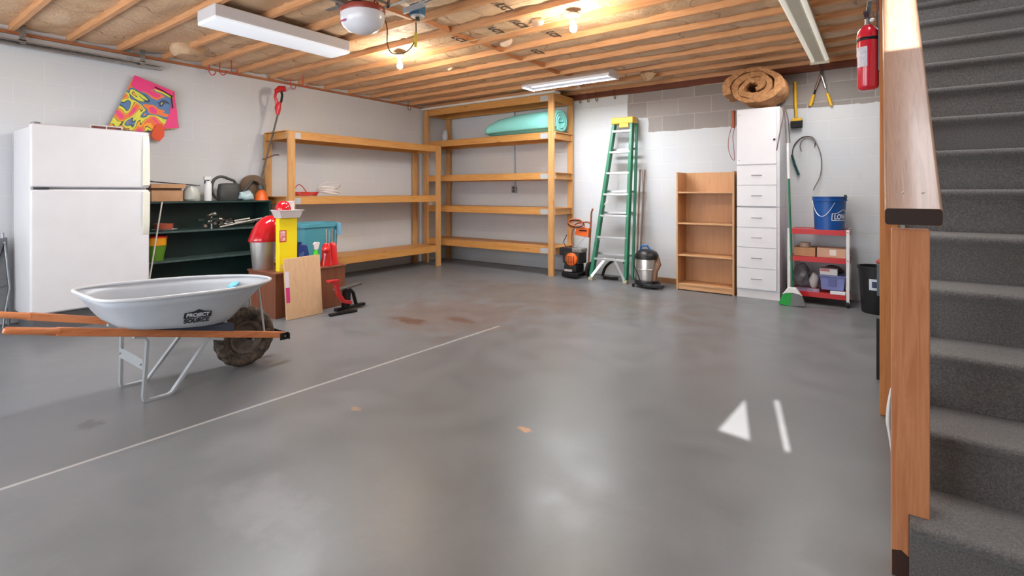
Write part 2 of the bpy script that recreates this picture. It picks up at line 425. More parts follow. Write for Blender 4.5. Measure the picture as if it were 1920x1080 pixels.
for (x, y) in ((957, 36), (1218, 0), (952, 16), (930, 56), (1035, 62), (868, 75), (1010, 97)):
    p = PZ(x, y, 2.70)
    if x == 1218: continue
    k = min(range(len(joists) - 1), key=lambda i: abs((joists[i] + joists[i + 1]) / 2 - p.y))
    tb = (joists[k] + joists[k + 1]) / 2
    o_ = text_mb('LCT', .11, frame_m((p.x, tb, 2.692), (-.12, 1, 0), (1, .1, 0)), .002, bold=.002).build('printed_mark', ink, ceil, smooth=False)
for i, t in enumerate(joists):
    nb = len(joists) - i
    ordn = {1: 'against the back wall', 2: 'second from the back wall', 3: 'third from the back wall', 4: 'fourth from the back wall', 5: 'fifth from the back wall', 6: 'sixth from the back wall', 7: 'seventh from the back wall', 8: 'eighth from the back wall', 9: 'ninth from the back wall', 10: 'tenth from the back wall', 11: 'eleventh from the back wall', 12: 'twelfth from the back wall', 13: 'thirteenth from the back wall', 14: 'fourteenth from the back wall', 15: 'fifteenth from the back wall'}.get(nb)
    o_ = MB().box((SL + .001, t - .019, ZC), (-.02, t + .019, 2.825)).build('ceiling_joist', joist_w, smooth=False)
    if ordn and t > .7: tag(o_, 'bare orange pine ceiling joist, ' + ordn, 'joist', 'pine joists of the open ceiling')
    else: tag(o_, 'bare orange pine ceiling joist outside the picture, over the photographer', 'joist', 'pine joists behind the view')
words_ = ['nearest the door opener', 'second after the door opener', 'third after the door opener', 'fourth after the door opener', 'fifth after the door opener', 'sixth after the door opener', 'seventh after the door opener', 'eighth after the door opener', 'ninth after the door opener', 'nearest the corner shelf']
bk = [i for i in range(len(joists) - 1) if 2.6 < joists[i] and joists[i + 1] < 6.75]
for q, i in enumerate(bk):
    t0, t1 = joists[i] + .02, joists[i + 1] - .02
    so = -3.25 + (.02 if q % 2 else -.02)
    tag(MB().box((so - .019, t0, ZC + .012), (so + .019, t1, 2.79)).build('joist_blocking', block_w, smooth=False),
        'short pine block between ceiling joists, ' + words_[min(q, 9)], 'block', 'blocking across the ceiling joists')
for q, (x, y, L) in enumerate([(262, 32, 0), (465, 96, 0), (640, 118, 0)]): pass
# header along the stair opening
st('trim_1', MB().box((-.02, TF, 2.60), (.02, TB, 2.83)), wood('header', (160, 92, 58), (130, 70, 42), 'y'), smooth=False)
st('trim_2', MB().box((SL, TB - .035, 2.60), (-.03, TB - .001, ZC)), wood('plate_dark', (120, 62, 38), (92, 46, 28), 'x', .7), smooth=False)
st('trim_3', MB().box((SL + .001, TF, 2.655), (SL + .04, TB - .04, ZC)), wood('plate_left', (190, 122, 78), (150, 88, 52), 'y', .7), smooth=False)
# brown board lying at the foot of the back wall
tag(MB().box((-2.62, TB - .2, 0), (-2.0, TB - .165, .07)).build('floor_board', wood('foot_board', (150, 104, 66), (120, 80, 48), 'x'), bevel=.003),
    'low brown wooden board on the floor between vacuum and bookcase', 'board')
# ------------------------------------------------------------------ staircase
carpet, n, b = nt('grey_carpet')
v = mapped(n)
fc = noise_n(n, v, 180, 3, .7); f2 = noise_n(n, v, 9, 4)
col = ramp(n, fc, [(.3, (74, 73, 74)), (.5, (102, 100, 100)), (.7, (134, 131, 128))])
col = mixc(n, math_n(n, 'MULTIPLY', f2, .35), col, (104, 97, 90))
n.links.new(col, b.inputs['Base Color']); b.inputs['Roughness'].default_value = .95
b.inputs['Sheen Weight'].default_value = .25
bump(n, b, fc, .9, .006)
S0 = .085
stair = thing('staircase', 'grey carpeted staircase climbing beside the wooden handrail', 'stairs', (S0 + .5, 2.0, 0))
for k in range(1, 15):
    t = g_step * (6.95 + k); z = k * r_step; e = g_step + (.02 if k < 14 else 1.25)
    prof = [(t, z - r_step - (.0 if k == 1 else .03))]
    prof += [(t, z - .045), (t - .012, z - .04), (t - .022, z - .03), (t - .026, z - .018), (t - .022, z - .007), (t - .01, z), (t + e, z), (t + e, z - r_step - (.0 if k == 1 else .03))]
    sL = .075 if k == 1 else S0
    MB().prism([(sL, a_, max(b_, .001)) for a_, b_ in prof], (SR - .002 - sL, 0, 0)).build('carpeted_step', carpet, stair, angle=50)
poly = [(S0 + .002, 2.25, .002)] + [(S0 + .002, g_step * (6.95 + 2) + .02, .36)] + [(S0 + .002, g_step * (6.95 + 13) + .1, 13 * r_step - .26), (S0 + .002, g_step * 20.95, 2.3), (S0 + .002, g_step * 20.95, .002)]
MB().prism(poly, (.015, 0, 0)).build('side_panel', mat('stair_panel', (112, 112, 106), .8), stair)
# newel post, notched over the first step
t1 = 1.985
npost = thing('newel_post', 'orange cedar newel post at the foot of the stairs, under the handrail end', 'post', (.078, t1 + .045, 0))
pl = [(.030, 0), (.0745, 0), (.0745, .2026), (.1245, .2026), (.1245, 1.085), (.030, 1.085)]
MB().prism([(a_, t1, b_) for a_, b_ in pl], (0, .089, 0)).build('post', cedar_z, npost, bevel=.003)
MB().prism([(.0315, t1 - .0005, 0), (.0745, t1 - .0005, 0), (.0745, t1 - .0005, .07), (.055, t1 - .0005, .085), (.0315, t1 - .0005, .078)], (0, .0004, 0)).build('stain', mat('dark_stain', (60, 36, 26), .8), npost)
# handrail
rl = thing('handrail', 'broad worn wooden stair handrail rising from the newel post', 'handrail', (.08, 1.9, 1.1))
sl = r_step / g_step * .955
Lr = 3.55
p0 = Vector((.08, 1.895, 1.128)); dirv = Vector((0, 1, sl)).normalized()
prof = []
hw, hh, rr_ = .0675, .0195, .008
for cx_, cz_, a0 in ((hw - rr_, hh - rr_, 0), (-hw + rr_, hh - rr_, 90), (-hw + rr_, -hh + rr_, 180), (hw - rr_, -hh + rr_, 270)):
    for q in range(4):
        a_ = R(a0 + q * 30); prof.append((cx_ + rr_ * math.cos(a_), cz_ + rr_ * math.sin(a_)))
upv = Vector((1, 0, 0)).cross(dirv)
mbr = MB(); mbr.prism([p0 + Vector((1, 0, 0)) * a_ + upv * b_ for a_, b_ in prof], dirv * Lr)
# plumb cut of the lower end
for v_ in mbr.bm.verts:
    if (v_.co - p0).dot(dirv) < .1: v_.co += dirv * ((p0.y - v_.co.y) / dirv.y)
mbr.build('rail', rail_w, rl, angle=50)
MB().prism([(p0.x + a_ * .985, p0.y - .0004, p0.z + b_ / dirv.y * .97) for a_, b_ in prof], (0, -.0012, 0)).build('end_grain', mat('dark_end_grain', (48, 30, 24), .7, bmp=.4, bscale=90), rl)
mbs = MB()
for ds in (-.022, .026): mbs.ball(p0 + Vector((ds, 0, 0)) + dirv * .09 + upv * .0195, .004, seg=10, rings=6)
mbs.build('screw', mat('screw_head', (205, 195, 180), .4, .5), rl)
_zt = lambda t: p0.z + (t - p0.y) * sl - hh / dirv.y - .001
tag(MB().prism([(.001, 3.37, 0), (.001, 3.459, 0), (.001, 3.459, _zt(3.459)), (.001, 3.37, _zt(3.37))], (.082, 0, 0)).build('support_post', wood('fir_post', (214, 140, 78), (192, 112, 56), 'z', .6), bevel=.003),
    'tall orange timber post holding up the handrail behind the newel post', 'post')
# ------------------------------------------------------------------ lights
sun = bpy.data.lights.new('sun', 'SUN'); sun.energy = 24; sun.angle = R(.35); sun.color = (1, .96, .9)
so_ = bpy.data.objects.new('sun', sun); C.objects.link(so_)
d = Vector((-sun_az, 1, -math.sqrt(1 + sun_az ** 2) * math.tan(sun_el)))
so_.rotation_euler = d.to_track_quat('-Z', 'Y').to_euler()
w = bpy.data.worlds.new('world'); bpy.context.scene.world = w; w.use_nodes = True
w.node_tree.nodes['Background'].inputs[0].default_value = (.75, .87, 1, 1); w.node_tree.nodes['Background'].inputs[1].default_value = .6
vs = bpy.context.scene.view_settings
vs.view_transform = 'Standard'; vs.look = 'None'; vs.gamma = 1; vs.exposure = .1; vs.use_curve_mapping = False
# fluorescent wrap fixture
def housing(name, label, lo, hi, cat='light fixture'):
    return thing(name, label, cat, ((lo[0] + hi[0]) / 2, (lo[1] + hi[1]) / 2, lo[2]))
lo, hi = (-4.48, 1.80, 2.552), (-4.165, 3.04, 2.678)
f1_ = housing('fluorescent_fixture', 'large white box fluorescent light with clear diffuser, left of the door opener', lo, hi)
MB().box((lo[0], lo[1], 2.575), hi).build('housing', white_e, f1_, bevel=.012)
diff = mat('diffuser', (238, 242, 245), .35, emit=(235, 243, 255), est=.42)
MB().prism([(lo[0] + .004, lo[1] + .004, 2.60), (lo[0] + .004, lo[1] + .004, 2.562), (lo[0] + .02, lo[1] + .004, 2.552), (hi[0] - .02, lo[1] + .004, 2.552), (hi[0] - .004, lo[1] + .004, 2.562), (hi[0] - .004, lo[1] + .004, 2.60)], (0, hi[1] - lo[1] - .008, 0)).build('diffuser', diff, f1_, bevel=.003)
area('fixture_light', (-4.32, 2.42, 2.545), (0, 0, 0), .28, 1.15, 46, (.95, .98, 1))
# shop light by the corner shelf
tubem = mat('lit_tube', (235, 240, 250), .3, emit=(235, 242, 255), est=.9)
f2_ = thing('fluorescent_fixture', 'white shop light with reflector, hung over the corner shelves', 'light fixture', (-3.14, 5.5, 2.55))
mb = MB()
mb.prism([(-3.745, 5.36, 2.56), (-3.745, 5.36, 2.585), (-3.745, 5.44, 2.64), (-3.745, 5.56, 2.64), (-3.745, 5.64, 2.585), (-3.745, 5.64, 2.56), (-3.745, 5.63, 2.56), (-3.745, 5.63, 2.58), (-3.745, 5.555, 2.625), (-3.745, 5.445, 2.625), (-3.745, 5.37, 2.58), (-3.745, 5.37, 2.56)], (1.215, 0, 0))
mb.build('reflector', white_e, f2_)
for s0 in (-3.75, -2.535):
    MB().prism([(s0, 5.355, 2.55), (s0, 5.355, 2.59), (s0, 5.44, 2.645), (s0, 5.56, 2.645), (s0, 5.645, 2.59), (s0, 5.645, 2.55)], (.012, 0, 0)).build('end_cap', white_e, f2_, bevel=.002)
for t in (5.43, 5.57): MB().cyl((-3.735, t, 2.60), (-2.54, t, 2.60), .013).build('tube', tubem, f2_)
for s0 in (-3.5, -2.75): MB().cyl((s0, 5.5, 2.64), (s0, 5.5, 2.68), .005, seg=8).build('hanger', galv, f2_)
area('fixture_light', (-3.14, 5.5, 2.575), (0, 0, 0), 1.1, .2, 60, (.95, .98, 1))
# long strip light toward the back wall
f3_ = thing('fluorescent_fixture', 'long narrow cream strip light with two bare tubes, pointing at the back wall', 'light fixture', (-.52, 5.0, 2.6))
cream = mat('cream_enamel', (214, 210, 190), .4)
MB().prism([(-.60, 3.9, 2.678), (-.60, 3.9, 2.655), (-.555, 3.9, 2.61), (-.485, 3.9, 2.61), (-.44, 3.9, 2.655), (-.44, 3.9, 2.678)], (0, 2.45, 0)).build('housing', cream, f3_, bevel=.002)
for s0 in (-.585, -.455):
    MB().cyl((s0, 3.93, 2.625), (s0, 6.32, 2.625), .019).build('tube', mat('strip_tube', (235, 234, 222), .25, emit=(255, 250, 235), est=.35), f3_)
for t in (3.9, 6.335): MB().box((-.61, t, 2.585), (-.43, t + .015, 2.67)).build('end_cap', cream, f3_, bevel=.002)
area('fixture_light', (-.52, 5.1, 2.575), (0, 0, 0), .16, 2.3, 32, (1, .98, .94))  # fill light added under the strip to brighten the dim back right
area('upstairs_lamp', (.7, 2.6, 4.9), (0, 0, 0), .8, 2.0, 85, (.96, .97, 1))  # unseen light added overhead to brighten the dark stairs
# bulbs
warm = mat('glowing_bulb', (255, 250, 240), .2, emit=(255, 236, 200), est=40)
for lab, (s0, t0) in (('bare glowing bulb in a white ceiling holder, nearer the left wall', (-4.157, 3.66)), ('bare glowing bulb in a white ceiling holder, right of the door opener', (-2.046, 3.668))):
    bt = thing('bare_bulb_lamp', lab, 'lamp', (s0, t0, 2.45), 'bare bulbs on the ceiling')
    MB().lathe([(.05, 0), (.052, .008), (.045, .014), (.0, .014)], (s0, t0, 2.672), 20).build('junction_box', galv, bt)
    MB().lathe([(.055, .0), (.058, -.012), (.04, -.024), (.028, -.03), (.026, -.062), (0, -.062)], (s0, t0, 2.672), 24).build('lamp_holder', white_p, bt)
    MB().lathe([(.012, .06), (.014, .045), (.022, .03), (.03, .01), (.031, -.01), (.024, -.026), (.012, -.034), (.0005, -.036)], (s0, t0, 2.56), 20).build('bulb', warm, bt)
    l = bpy.data.lights.new('bulb_light', 'POINT'); l.energy = 29; l.color = (1, .87, .70); l.shadow_soft_size = .06
    lo_ = bpy.data.objects.new('bulb_light', l); C.objects.link(lo_); lo_.location = (s0, t0, 2.44)
# ------------------------------------------------------------------ refrigerator
s1, s0, ta, tb = -5.80, -6.38, 1.03, 1.885
fr = thing('refrigerator', 'tall white top-freezer refrigerator against the left wall', 'refrigerator', (-6.1, 1.46, 0))
MB().box((s0, ta + .005, .13), (s1, tb - .005, 1.765)).build('body', white_e, fr, bevel=.012)
def door_box(z0, z1):
    m = MB(); m.box((s1 + .006, ta, z0), (s1 + .066, tb, z1)); return m
door_box(1.243, 1.785).build('freezer_door', white_e, fr, bevel=.018)
fd = door_box(.165, 1.228).build('door', white_e, fr, bevel=.018)
MB().box((s0 + .05, ta + .03, 0), (s1 + .02, tb - .03, .15)).build('kick_panel', mat('kick_grey', (92, 92, 95), .5), fr)
handle_m = mat('cream_handle', (224, 222, 208), .35)
sF = s1 + .066
MB().prism([(sF - .002, tb - .06, 1.26), (sF + .028, tb - .06, 1.27), (sF + .022, tb - .06, 1.62), (sF + .006, tb - .06, 1.74), (sF - .002, tb - .06, 1.75)], (0, .055, 0)).build('handle', handle_m, fr, bevel=.005)
MB().prism([(sF - .002, tb - .06, 1.215), (sF + .028, tb - .06, 1.205), (sF + .022, tb - .06, .92), (sF + .006, tb - .06, .80), (sF - .002, tb - .06, .79)], (0, .055, 0)).build('handle', handle_m, fr, bevel=.005)
MB().box((s1 - .07, ta + .02, 1.765), (s1 + .06, ta + .07, 1.797)).build('hinge', galv, fr, bevel=.006)
MB().box((sF - .01, ta + .02, 1.229), (sF + .004, ta + .12, 1.242)).build('hinge', mat('dark_hinge', (70, 70, 74), .4, .6), fr)
# small framed picture lying against the wall on the fridge
pf = thing('picture_frame', 'small white framed red and black picture standing on the refrigerator', 'picture', (-6.3, 1.68, 1.785))
MB().box((-6.31, 1.56, 1.767), (-6.29, 1.83, 1.875)).build('frame', white_p, pf, bevel=.003)
for a_, b_ in ((1.575, 1.69), (1.70, 1.815)): MB().box((-6.289, a_, 1.78), (-6.287, b_, 1.862)).build('picture', mat('red_black_print', (150, 40, 36), .5, var=(30, 28, 30), scale=40), pf)
# ------------------------------------------------------------------ kite on the wall
kt = thing('kite', 'bright swirling pink, yellow and blue kite hung on the left wall above the refrigerator', 'kite', (-6.4, 1.7, 1.9))
kp = [PS(x, y, -6.40) for x, y in ((252, 141), (327, 172), (335, 240), (262, 247), (203, 238))]
m, n, b = nt('kite_swirl'); MATS['kite'] = m
v = mapped(n, (1, 1, 1)); f = noise_n(n, v, 3.0, 1.5, .4, 1.6)
col = ramp(n, f, [(0, (236, 60, 140)), (.38, (236, 110, 60)), (.44, (250, 170, 30)), (.47, (60, 80, 60)), (.485, (226, 222, 70)), (.53, (206, 214, 70)), (.55, (50, 60, 90)), (.565, (80, 120, 170)), (.62, (240, 120, 40)), (.68, (232, 50, 130))], 'CONSTANT')
n.links.new(col, b.inputs['Base Color']); b.inputs['Roughness'].default_value = .5
MB().prism(kp, (.006, 0, 0)).build('sail', m, kt)
pink = mat('pink_cloth', (236, 50, 130), .5)
def strip(pts): return MB().prism([PS(x, y, -6.392) for x, y in pts], (.002, 0, 0))
strip([(252, 141), (327, 172), (326, 180), (290, 167), (262, 172), (246, 160)]).build('border', pink, kt)
strip([(327, 172), (335, 240), (306, 241), (318, 212), (322, 190)]).build('border', pink, kt)
MB().tube([PS(x, y, -6.385) for x, y in ((290, 163), (305, 170), (321, 180), (324, 203))], .006, 8).build('spar', black_p, kt)
MB().prism([PS(x, y, -6.396) for x, y in ((292, 234), (301, 232), (307, 242), (306, 256), (298, 265), (288, 262), (281, 255), (285, 245))], (.03, 0, 0)).build('tail', mat('orange_cloth', (226, 82, 40), .6), kt, bevel=.004)
# ------------------------------------------------------------------ folded chair at the left edge
gc = thing('folding_chair', 'grey folded camp chair leaning on the left wall, cut by the picture edge', 'chair', (-6.3, .9, 0))
gf = mat('grey_fabric', (118, 119, 122), .8, var=(98, 99, 104), scale=8, bmp=.2)
MB().prism([(-6.33, .72, .75), (-6.33, .985, .80), (-6.30, .99, .10), (-6.28, .72, .08)], (.02, 0, 0)).build('seat', gf, gc, bevel=.006)
MB().tube([(-6.33, .955, .84), (-6.31, .985, .45), (-6.29, .99, .02)], .011).build('leg', galv, gc)
MB().tube([(-6.30, .965, .76), (-6.28, .995, .35), (-6.27, .96, .1), (-6.26, .95, 0)], .009).build('leg', galv, gc)
MB().bar((-6.28, .78, .08), (-6.30, .965, .75), .004, .02, (1, 0, 0)).build('strap', black_p, gc)
MB().bar((-6.28, .66, .38), (-6.28, .96, .375), .01, .008).build('crossbar', galv, gc)
# ------------------------------------------------------------------ garage door track on the left wall
tr = thing('door_track', 'galvanised garage door track hung along the top of the left wall', 'track', (-6.36, .6, 2.53))
MB().prism([(-6.385, TF + .3, 2.535), (-6.33, TF + .3, 2.535), (-6.33, TF + .3, 2.55), (-6.338, TF + .3, 2.55), (-6.338, TF + .3, 2.543), (-6.377, TF + .3, 2.543), (-6.377, TF + .3, 2.58), (-6.338, TF + .3, 2.58), (-6.338, TF + .3, 2.573), (-6.33, TF + .3, 2.573), (-6.33, TF + .3, 2.588), (-6.385, TF + .3, 2.588)], (0, 2.2 - TF - .3, 0)).build('rail', galv, tr)
for t in (1.09, 2.02):
    m_ = MB(); m_.box((-6.345, t - .022, 2.56), (-6.34, t + .022, 2.76)); m_.box((-6.40, t - .03, 2.585), (-6.34, t + .03, 2.60)); m_.build('hanger', galv, tr)
    if t > 2: MB().bar((-6.36, t - .07, 2.675), (-6.1, t + .12, 2.675), .04, .004).build('angle_bracket', galv, tr)
# sagging tuft of insulation near the left wall
tag(MB().lathe([(.001, -.075), (.11, -.065), (.15, -.03), (.155, .0), (.14, .05), (.0, .06)], (-5.86, 2.26, 2.70), 26).jitter(.028, 7).build('insulation_bulge', kraft),
    'sagging round bulge of kraft insulation between joists near the left wall', 'insulation')
fluff = mat('pink_fluff', (226, 196, 168), .9, bmp=.6, bscale=60)
for q, (x, y, r_, lab) in enumerate(((1008, 42, .06, 'pale torn insulation tuft left of the right-hand bulb'), (950, 82, .05, 'pale crumpled insulation scrap hanging at the ceiling blocking'), (1215, 140, .08, 'brown torn insulation flap hanging near the grey blocks'), (1083, 163, .04, 'small pale insulation tuft at the end of the shop light'), (845, 128, .03, 'tiny white insulation scrap stuck below a middle joist'))):
    p = PZ(x, y, 2.68)
    tag(MB().ball(p, r_, 1.3, .7, .6).jitter(r_ * .6, 14, q).build('insulation_tuft', fluff if q != 2 else kraft), lab, 'insulation', 'loose insulation tufts')
# ------------------------------------------------------------------ garage door opener
op = thing('garage_door_opener', 'white domed garage door opener with maroon band, hung from the ceiling', 'door opener', (-2.93, 2.24, 2.36))
oc = Vector((-2.93, 2.24, 2.40))
mb = MB()
mb.lathe([(.0005, -.085), (.06, -.08), (.11, -.062), (.15, -.028), (.165, .012), (.165, .05)], oc, 30, sx=1, sy=.85)
mb.build('light_cover', mat('opener_white', (226, 226, 232), .3, coat=.3), op)
MB().lathe([(.166, .048), (.17, .055), (.168, .085), (.14, .10), (0, .10)], oc, 30, sy=.85).build('case', mat('maroon_plastic', (150, 62, 48), .35), op)
MB().box((-2.985, 2.083, 2.372), (-2.935, 2.087, 2.384)).xf(Matrix.Translation((0, .018, 0))).build('decal', mat('magenta_ink', (190, 90, 150), .5), op)
mb = MB(); mb.bar((-2.93, 2.12, 2.49), (-2.93, TF + .2, 2.50), .03, .03); mb.build('rail', galv, op)
for ds, dt in ((-.15, -.1), (.15, -.1), (-.15, .1), (.15, .1)):
    MB().bar((-2.93 + ds, 2.24 + dt, 2.49), (-2.93 + ds * 1.25, 2.24 + dt, 2.69), .03, .004, (0, 1, 0)).build('hanger', galv, op)
MB().bar((-3.2, 2.14, 2.505), (-2.5, 2.14, 2.505), .035, .004).build('strut', galv, op)
MB().bar((-3.2, 2.34, 2.505), (-2.5, 2.34, 2.505), .035, .004).build('strut', galv, op)
MB().bar((-3.08, 2.14, 2.52), (-2.75, 2.14, 2.68), .02, .004, (0, 1, 0)).build('strut', galv, op)
MB().bar((-2.78, 2.34, 2.52), (-3.1, 2.34, 2.68), .02, .004, (0, 1, 0)).build('strut', galv, op)
MB().tube([oc + Vector(v_) for v_ in ((.12, .0, .1), (.10, .03, .14), (.16, .05, .2), (.22, .02, .25))], .006, 8).build('wire', mat('red_wire', (190, 60, 50), .5), op)
jb = thing('ceiling_outlet_box', 'blue junction box on a white steel bracket beside the door opener', 'outlet', (-2.62, 2.55, 2.58))
bp = PZ(783, 26, 2.60)
jb.location = (bp.x, bp.y, 2.55)
MB().box((bp.x - .05, bp.y - .04, 2.585), (bp.x + .05, bp.y + .04, 2.675)).build('box', mat('blue_box', (48, 104, 140), .4), jb, bevel=.006)
MB().bar((bp.x - .10, bp.y - .055, 2.625), (bp.x + .13, bp.y - .055, 2.635), .012, .045).build('bracket', mat('pale_steel', (200, 214, 224), .35, .4), jb)
MB().lathe([(0, -.008), (.05, -.006), (.055, .0), (.05, .006)], (bp.x, bp.y, 2.58), 20).build('cover', white_p, jb)
MB().cyl((bp.x, bp.y, 2.575), (bp.x, bp.y, 2.545), .018, .016).build('plug', mat('olive_plug', (70, 66, 44), .5), jb)
MB().tube([(bp.x + .1, bp.y - .05, 2.65), (bp.x + .35, bp.y - .06, 2.665), (bp.x + .8, bp.y - .05, 2.67)], .012, 8).build('conduit', galv, jb)
cd = thing('power_cord', 'brown cord looping from opener to the blue box, with a yellow connector', 'cord', (bp.x, bp.y, 2.3))
cp = [PT(x, y, bp.y - (.0 if x > 770 else .02 + .10 * (783 - x) / 70)) for x, y in ((780, 42), (780, 62), (778, 76), (770, 90), (758, 99), (742, 101), (732, 97), (726, 82), (726, 55), (722, 38), (712, 14), (706, 4))]
MB().tube(cp, .005, 8).build('cord', mat('brown_cord', (96, 74, 52), .5), cd)
MB().cyl(PT(780, 62, bp.y), PT(779, 88, bp.y), .013, .011).build('connector', mat('yellow_connector', (206, 190, 50), .4), cd)
# wire stapled along the ceiling, and hooks
wm = mat('pale_wire', (206, 180, 140), .5)
tag(MB().tube([(-3.8, TB - .02, 2.585), (-3.2, TB - .022, 2.60), (-2.4, TB - .02, 2.612), (-1.6, TB - .02, 2.60), (-.9, TB - .02, 2.64), (-.1, TB - .02, 2.63)], .006, 8).build('stapled_wire', wm), 'thin pale cable stapled along the top of the back wall', 'cable')
tag(MB().tube([(-4.157, 3.72, 2.672), (-3.6, 3.71, 2.674), (-2.8, 3.72, 2.67), (-2.046, 3.70, 2.672)], .005, 8).build('ceiling_cable', wm), 'thin pale cable running across the ceiling between the two bulbs', 'cable')
redh = mat('red_hook', (196, 60, 58), .4)
def hook(p, lab, m_, grp, sc=1.0):
    p = Vector(p)
    pts = [p + Vector(v_) * sc for v_ in ((0, 0, .09), (0, 0, .0), (0, .004, -.02), (0, .02, -.035), (0, .042, -.03), (0, .052, -.012), (0, .054, .012))]
    tag(MB().tube(pts, .0045 * sc, 8).build('wall_hook', m_), lab, 'hook', grp)
for lab, (x, y, s_) in (('red vinyl hook hanging nearest the folded insulation bulge', (392, 138, -6.3)), ('second red ceiling hook, to the right of the first', (412, 135, -6.2)), ('third red ceiling hook, under the joist left of the trimmer', (434, 127, -6.05)), ('red hook just right of the string trimmer handle', (545, 155, -6.3)), ('red hook second right of the string trimmer handle', (568, 152, -6.05))):
    p = PS(x, y, s_); p.z = 2.62; hook(p, lab, redh, 'red hooks along the left ceiling edge', 1.3)
dk = mat('dark_hook', (92, 62, 50), .4, .5)
for lab, x in (('small dark hook nearest the corner shelves, at the top of the back wall', 1086), ('small dark hook second from the corner shelves', 1101), ('small dark hook third from the corner shelves', 1117), ('small dark hook closest to the grey blocks', 1151)):
    p = PT(x, 178, TB - .08); p.z = 2.585; hook(p, lab, dk, 'dark hooks at the top of the back wall', 1.1)
p = PS(765, 208, -6.3); p.z = 2.6; hook(p, 'small dark hook in the ceiling corner above the shelves', dk, 'dark hooks at the top of the back wall', 1.1)
# ------------------------------------------------------------------ timber shelving
def shelving(label, s0, s1, t0, t1, levels, zposts, run, extra=None):
    """run 'y': long side along t (left wall); 'x': along s (back wall)"""
    T = thing('storage_shelf', label, 'shelving', ((s0 + s1) / 2, (t0 + t1) / 2, 0))
    brk = mat('shelf_bracket', (186, 190, 194), .45, .3)
    for (a_, b_), (zb, zt) in zposts.items():
        MB().box((a_ - .0445 if run == 'x' else a_ - .019, b_ - .019 if run == 'x' else b_ - .0445, zb), (a_ + .0445 if run == 'x' else a_ + .019, b_ + .019 if run == 'x' else b_ + .0445, zt)).build('post', shelf_z, T, bevel=.002)
    for z in levels:
        if run == 'y':
            MB().box((s1 - .058, t0 - .05, z - .089), (s1 - .02, t1 + .05, z)).build('front_rail', shelf_y, T, bevel=.002)
            MB().box((s0 + .02, t0 - .05, z - .089), (s0 + .058, t1 + .05, z)).build('rear_rail', shelf_y, T, bevel=.002)
            for t in (t0 - .012, t1 + .012): MB().box((s0 + .06, t - .019, z - .089), (s1 - .06, t + .019, z)).build('end_rail', shelf_x, T, bevel=.002)
            MB().box((s0 + .02, t0 - .06, z + .0005), (s1 - .018, t1 + .06, z + .012)).build('deck', shelf_y, T, smooth=False)
            for t in (t0, t1): MB().box((s1 - .0195, t - .05, z - .082), (s1 - .0185, t + .14 if t == t0 else t + .05, z - .006)).build('bracket', brk, T)
        else:
            MB().box((s0 - .05, t0 + .02, z - .089), (s1 + .05, t0 + .058, z)).build('front_rail', shelf_x, T, bevel=.002)
            MB().box((s0 - .05, t1 - .058, z - .089), (s1 + .05, t1 - .02, z)).build('rear_rail', shelf_x, T, bevel=.002)
            for s in (s0 - .012, s1 + .012): MB().box((s - .019, t0 + .06, z - .089), (s + .019, t1 - .06, z)).build('end_rail', shelf_y, T, bevel=.002)
            MB().box((s0 - .06, t0 + .018, z + .0005), (s1 + .06, t1 - .02, z + .012)).build('deck', shelf_x, T, smooth=False)
            MB().box((s1 - .20, t0 + .0185, z - .082), (s1 + .05, t0 + .0195, z - .006)).build('bracket', brk, T)
    return T
s0, s1, t0, t1 = -6.40, -5.85, 3.41, 5.97
shelving('long three-deck pine shelving unit along the left wall', s0, s1, t0, t1, (1.955, 1.14, .315),
         {(s1 - .0, t0): (0, 1.955), (s1 - .0, t1): (0, 1.955), (s0 + .0, t0): (0, 1.955), (s0 + .0, t1): (0, 1.955)}, 'y')
s0, s1, t0, t1 = -6.33, -3.80, 6.17, 6.72
shelving('tall five-deck pine shelving unit on the back wall, in the corner', s0, s1, t0, t1, (2.61, 2.065, 1.48, .965, .40),
         {(s1, t0): (0, 2.61), (s1, t1): (0, 2.61), (s0, t0): (0, 2.61), (s0, t1): (0, 2.61)}, 'x')
tag(MB().box((-6.42, 6.13, 2.623), (-3.72, 6.29, 2.652)).build('white_board', mat('white_board', (222, 220, 214), .6), bevel=.003), 'long white painted board lying on top of the corner shelves', 'board')
# aqua foam pad rolled on the second deck
fm = thing('foam_roll', 'rolled aqua foam mattress pad on the second deck of the corner shelves', 'foam roll', (-4.35, 6.4, 2.078))
aq = mat('aqua_foam', (142, 220, 212), .8, bmp=.4, bscale=40, bdist=.01)
mb = MB(); r_ = .175
spir = []
for i in range(0, 100):
    a_ = i / 99 * 2 * math.pi * 2.6; rad = .06 + (r_ - .06) * i / 99; spir.append((rad * math.cos(a_), rad * math.sin(a_)))
zc = 2.079 + .165
def sec(s, k):
    return [Vector((s, 6.42 + x * 1.05, max(zc + z * .95 * k - (1 - k) * .12, 2.0785))) for x, z in spir]
secs = [(-3.78, 1), (-4.1, 1.02), (-4.5, 1.0), (-4.85, .85), (-5.02, .62), (-5.08, .45)]
G = [[mb.bm.verts.new(p) for p in sec(s, k)] for s, k in secs]
for a_, b_ in zip(G, G[1:]):
    for i in range(99): mb.bm.faces.new((a_[i], a_[i + 1], b_[i + 1], b_[i]))
mb.build('pad', aq, fm, solid=.03, angle=60)
# small translucent bag in the corner
tag(MB().ball((-6.2, 6.5, 2.078 + .12), .06, 1, .7, 2).jitter(.02, 12).build('plastic_bag', mat('clear_bag', (215, 222, 230), .2, alpha=.6)), 'small clear plastic bag on the second deck, in the room corner', 'bag')
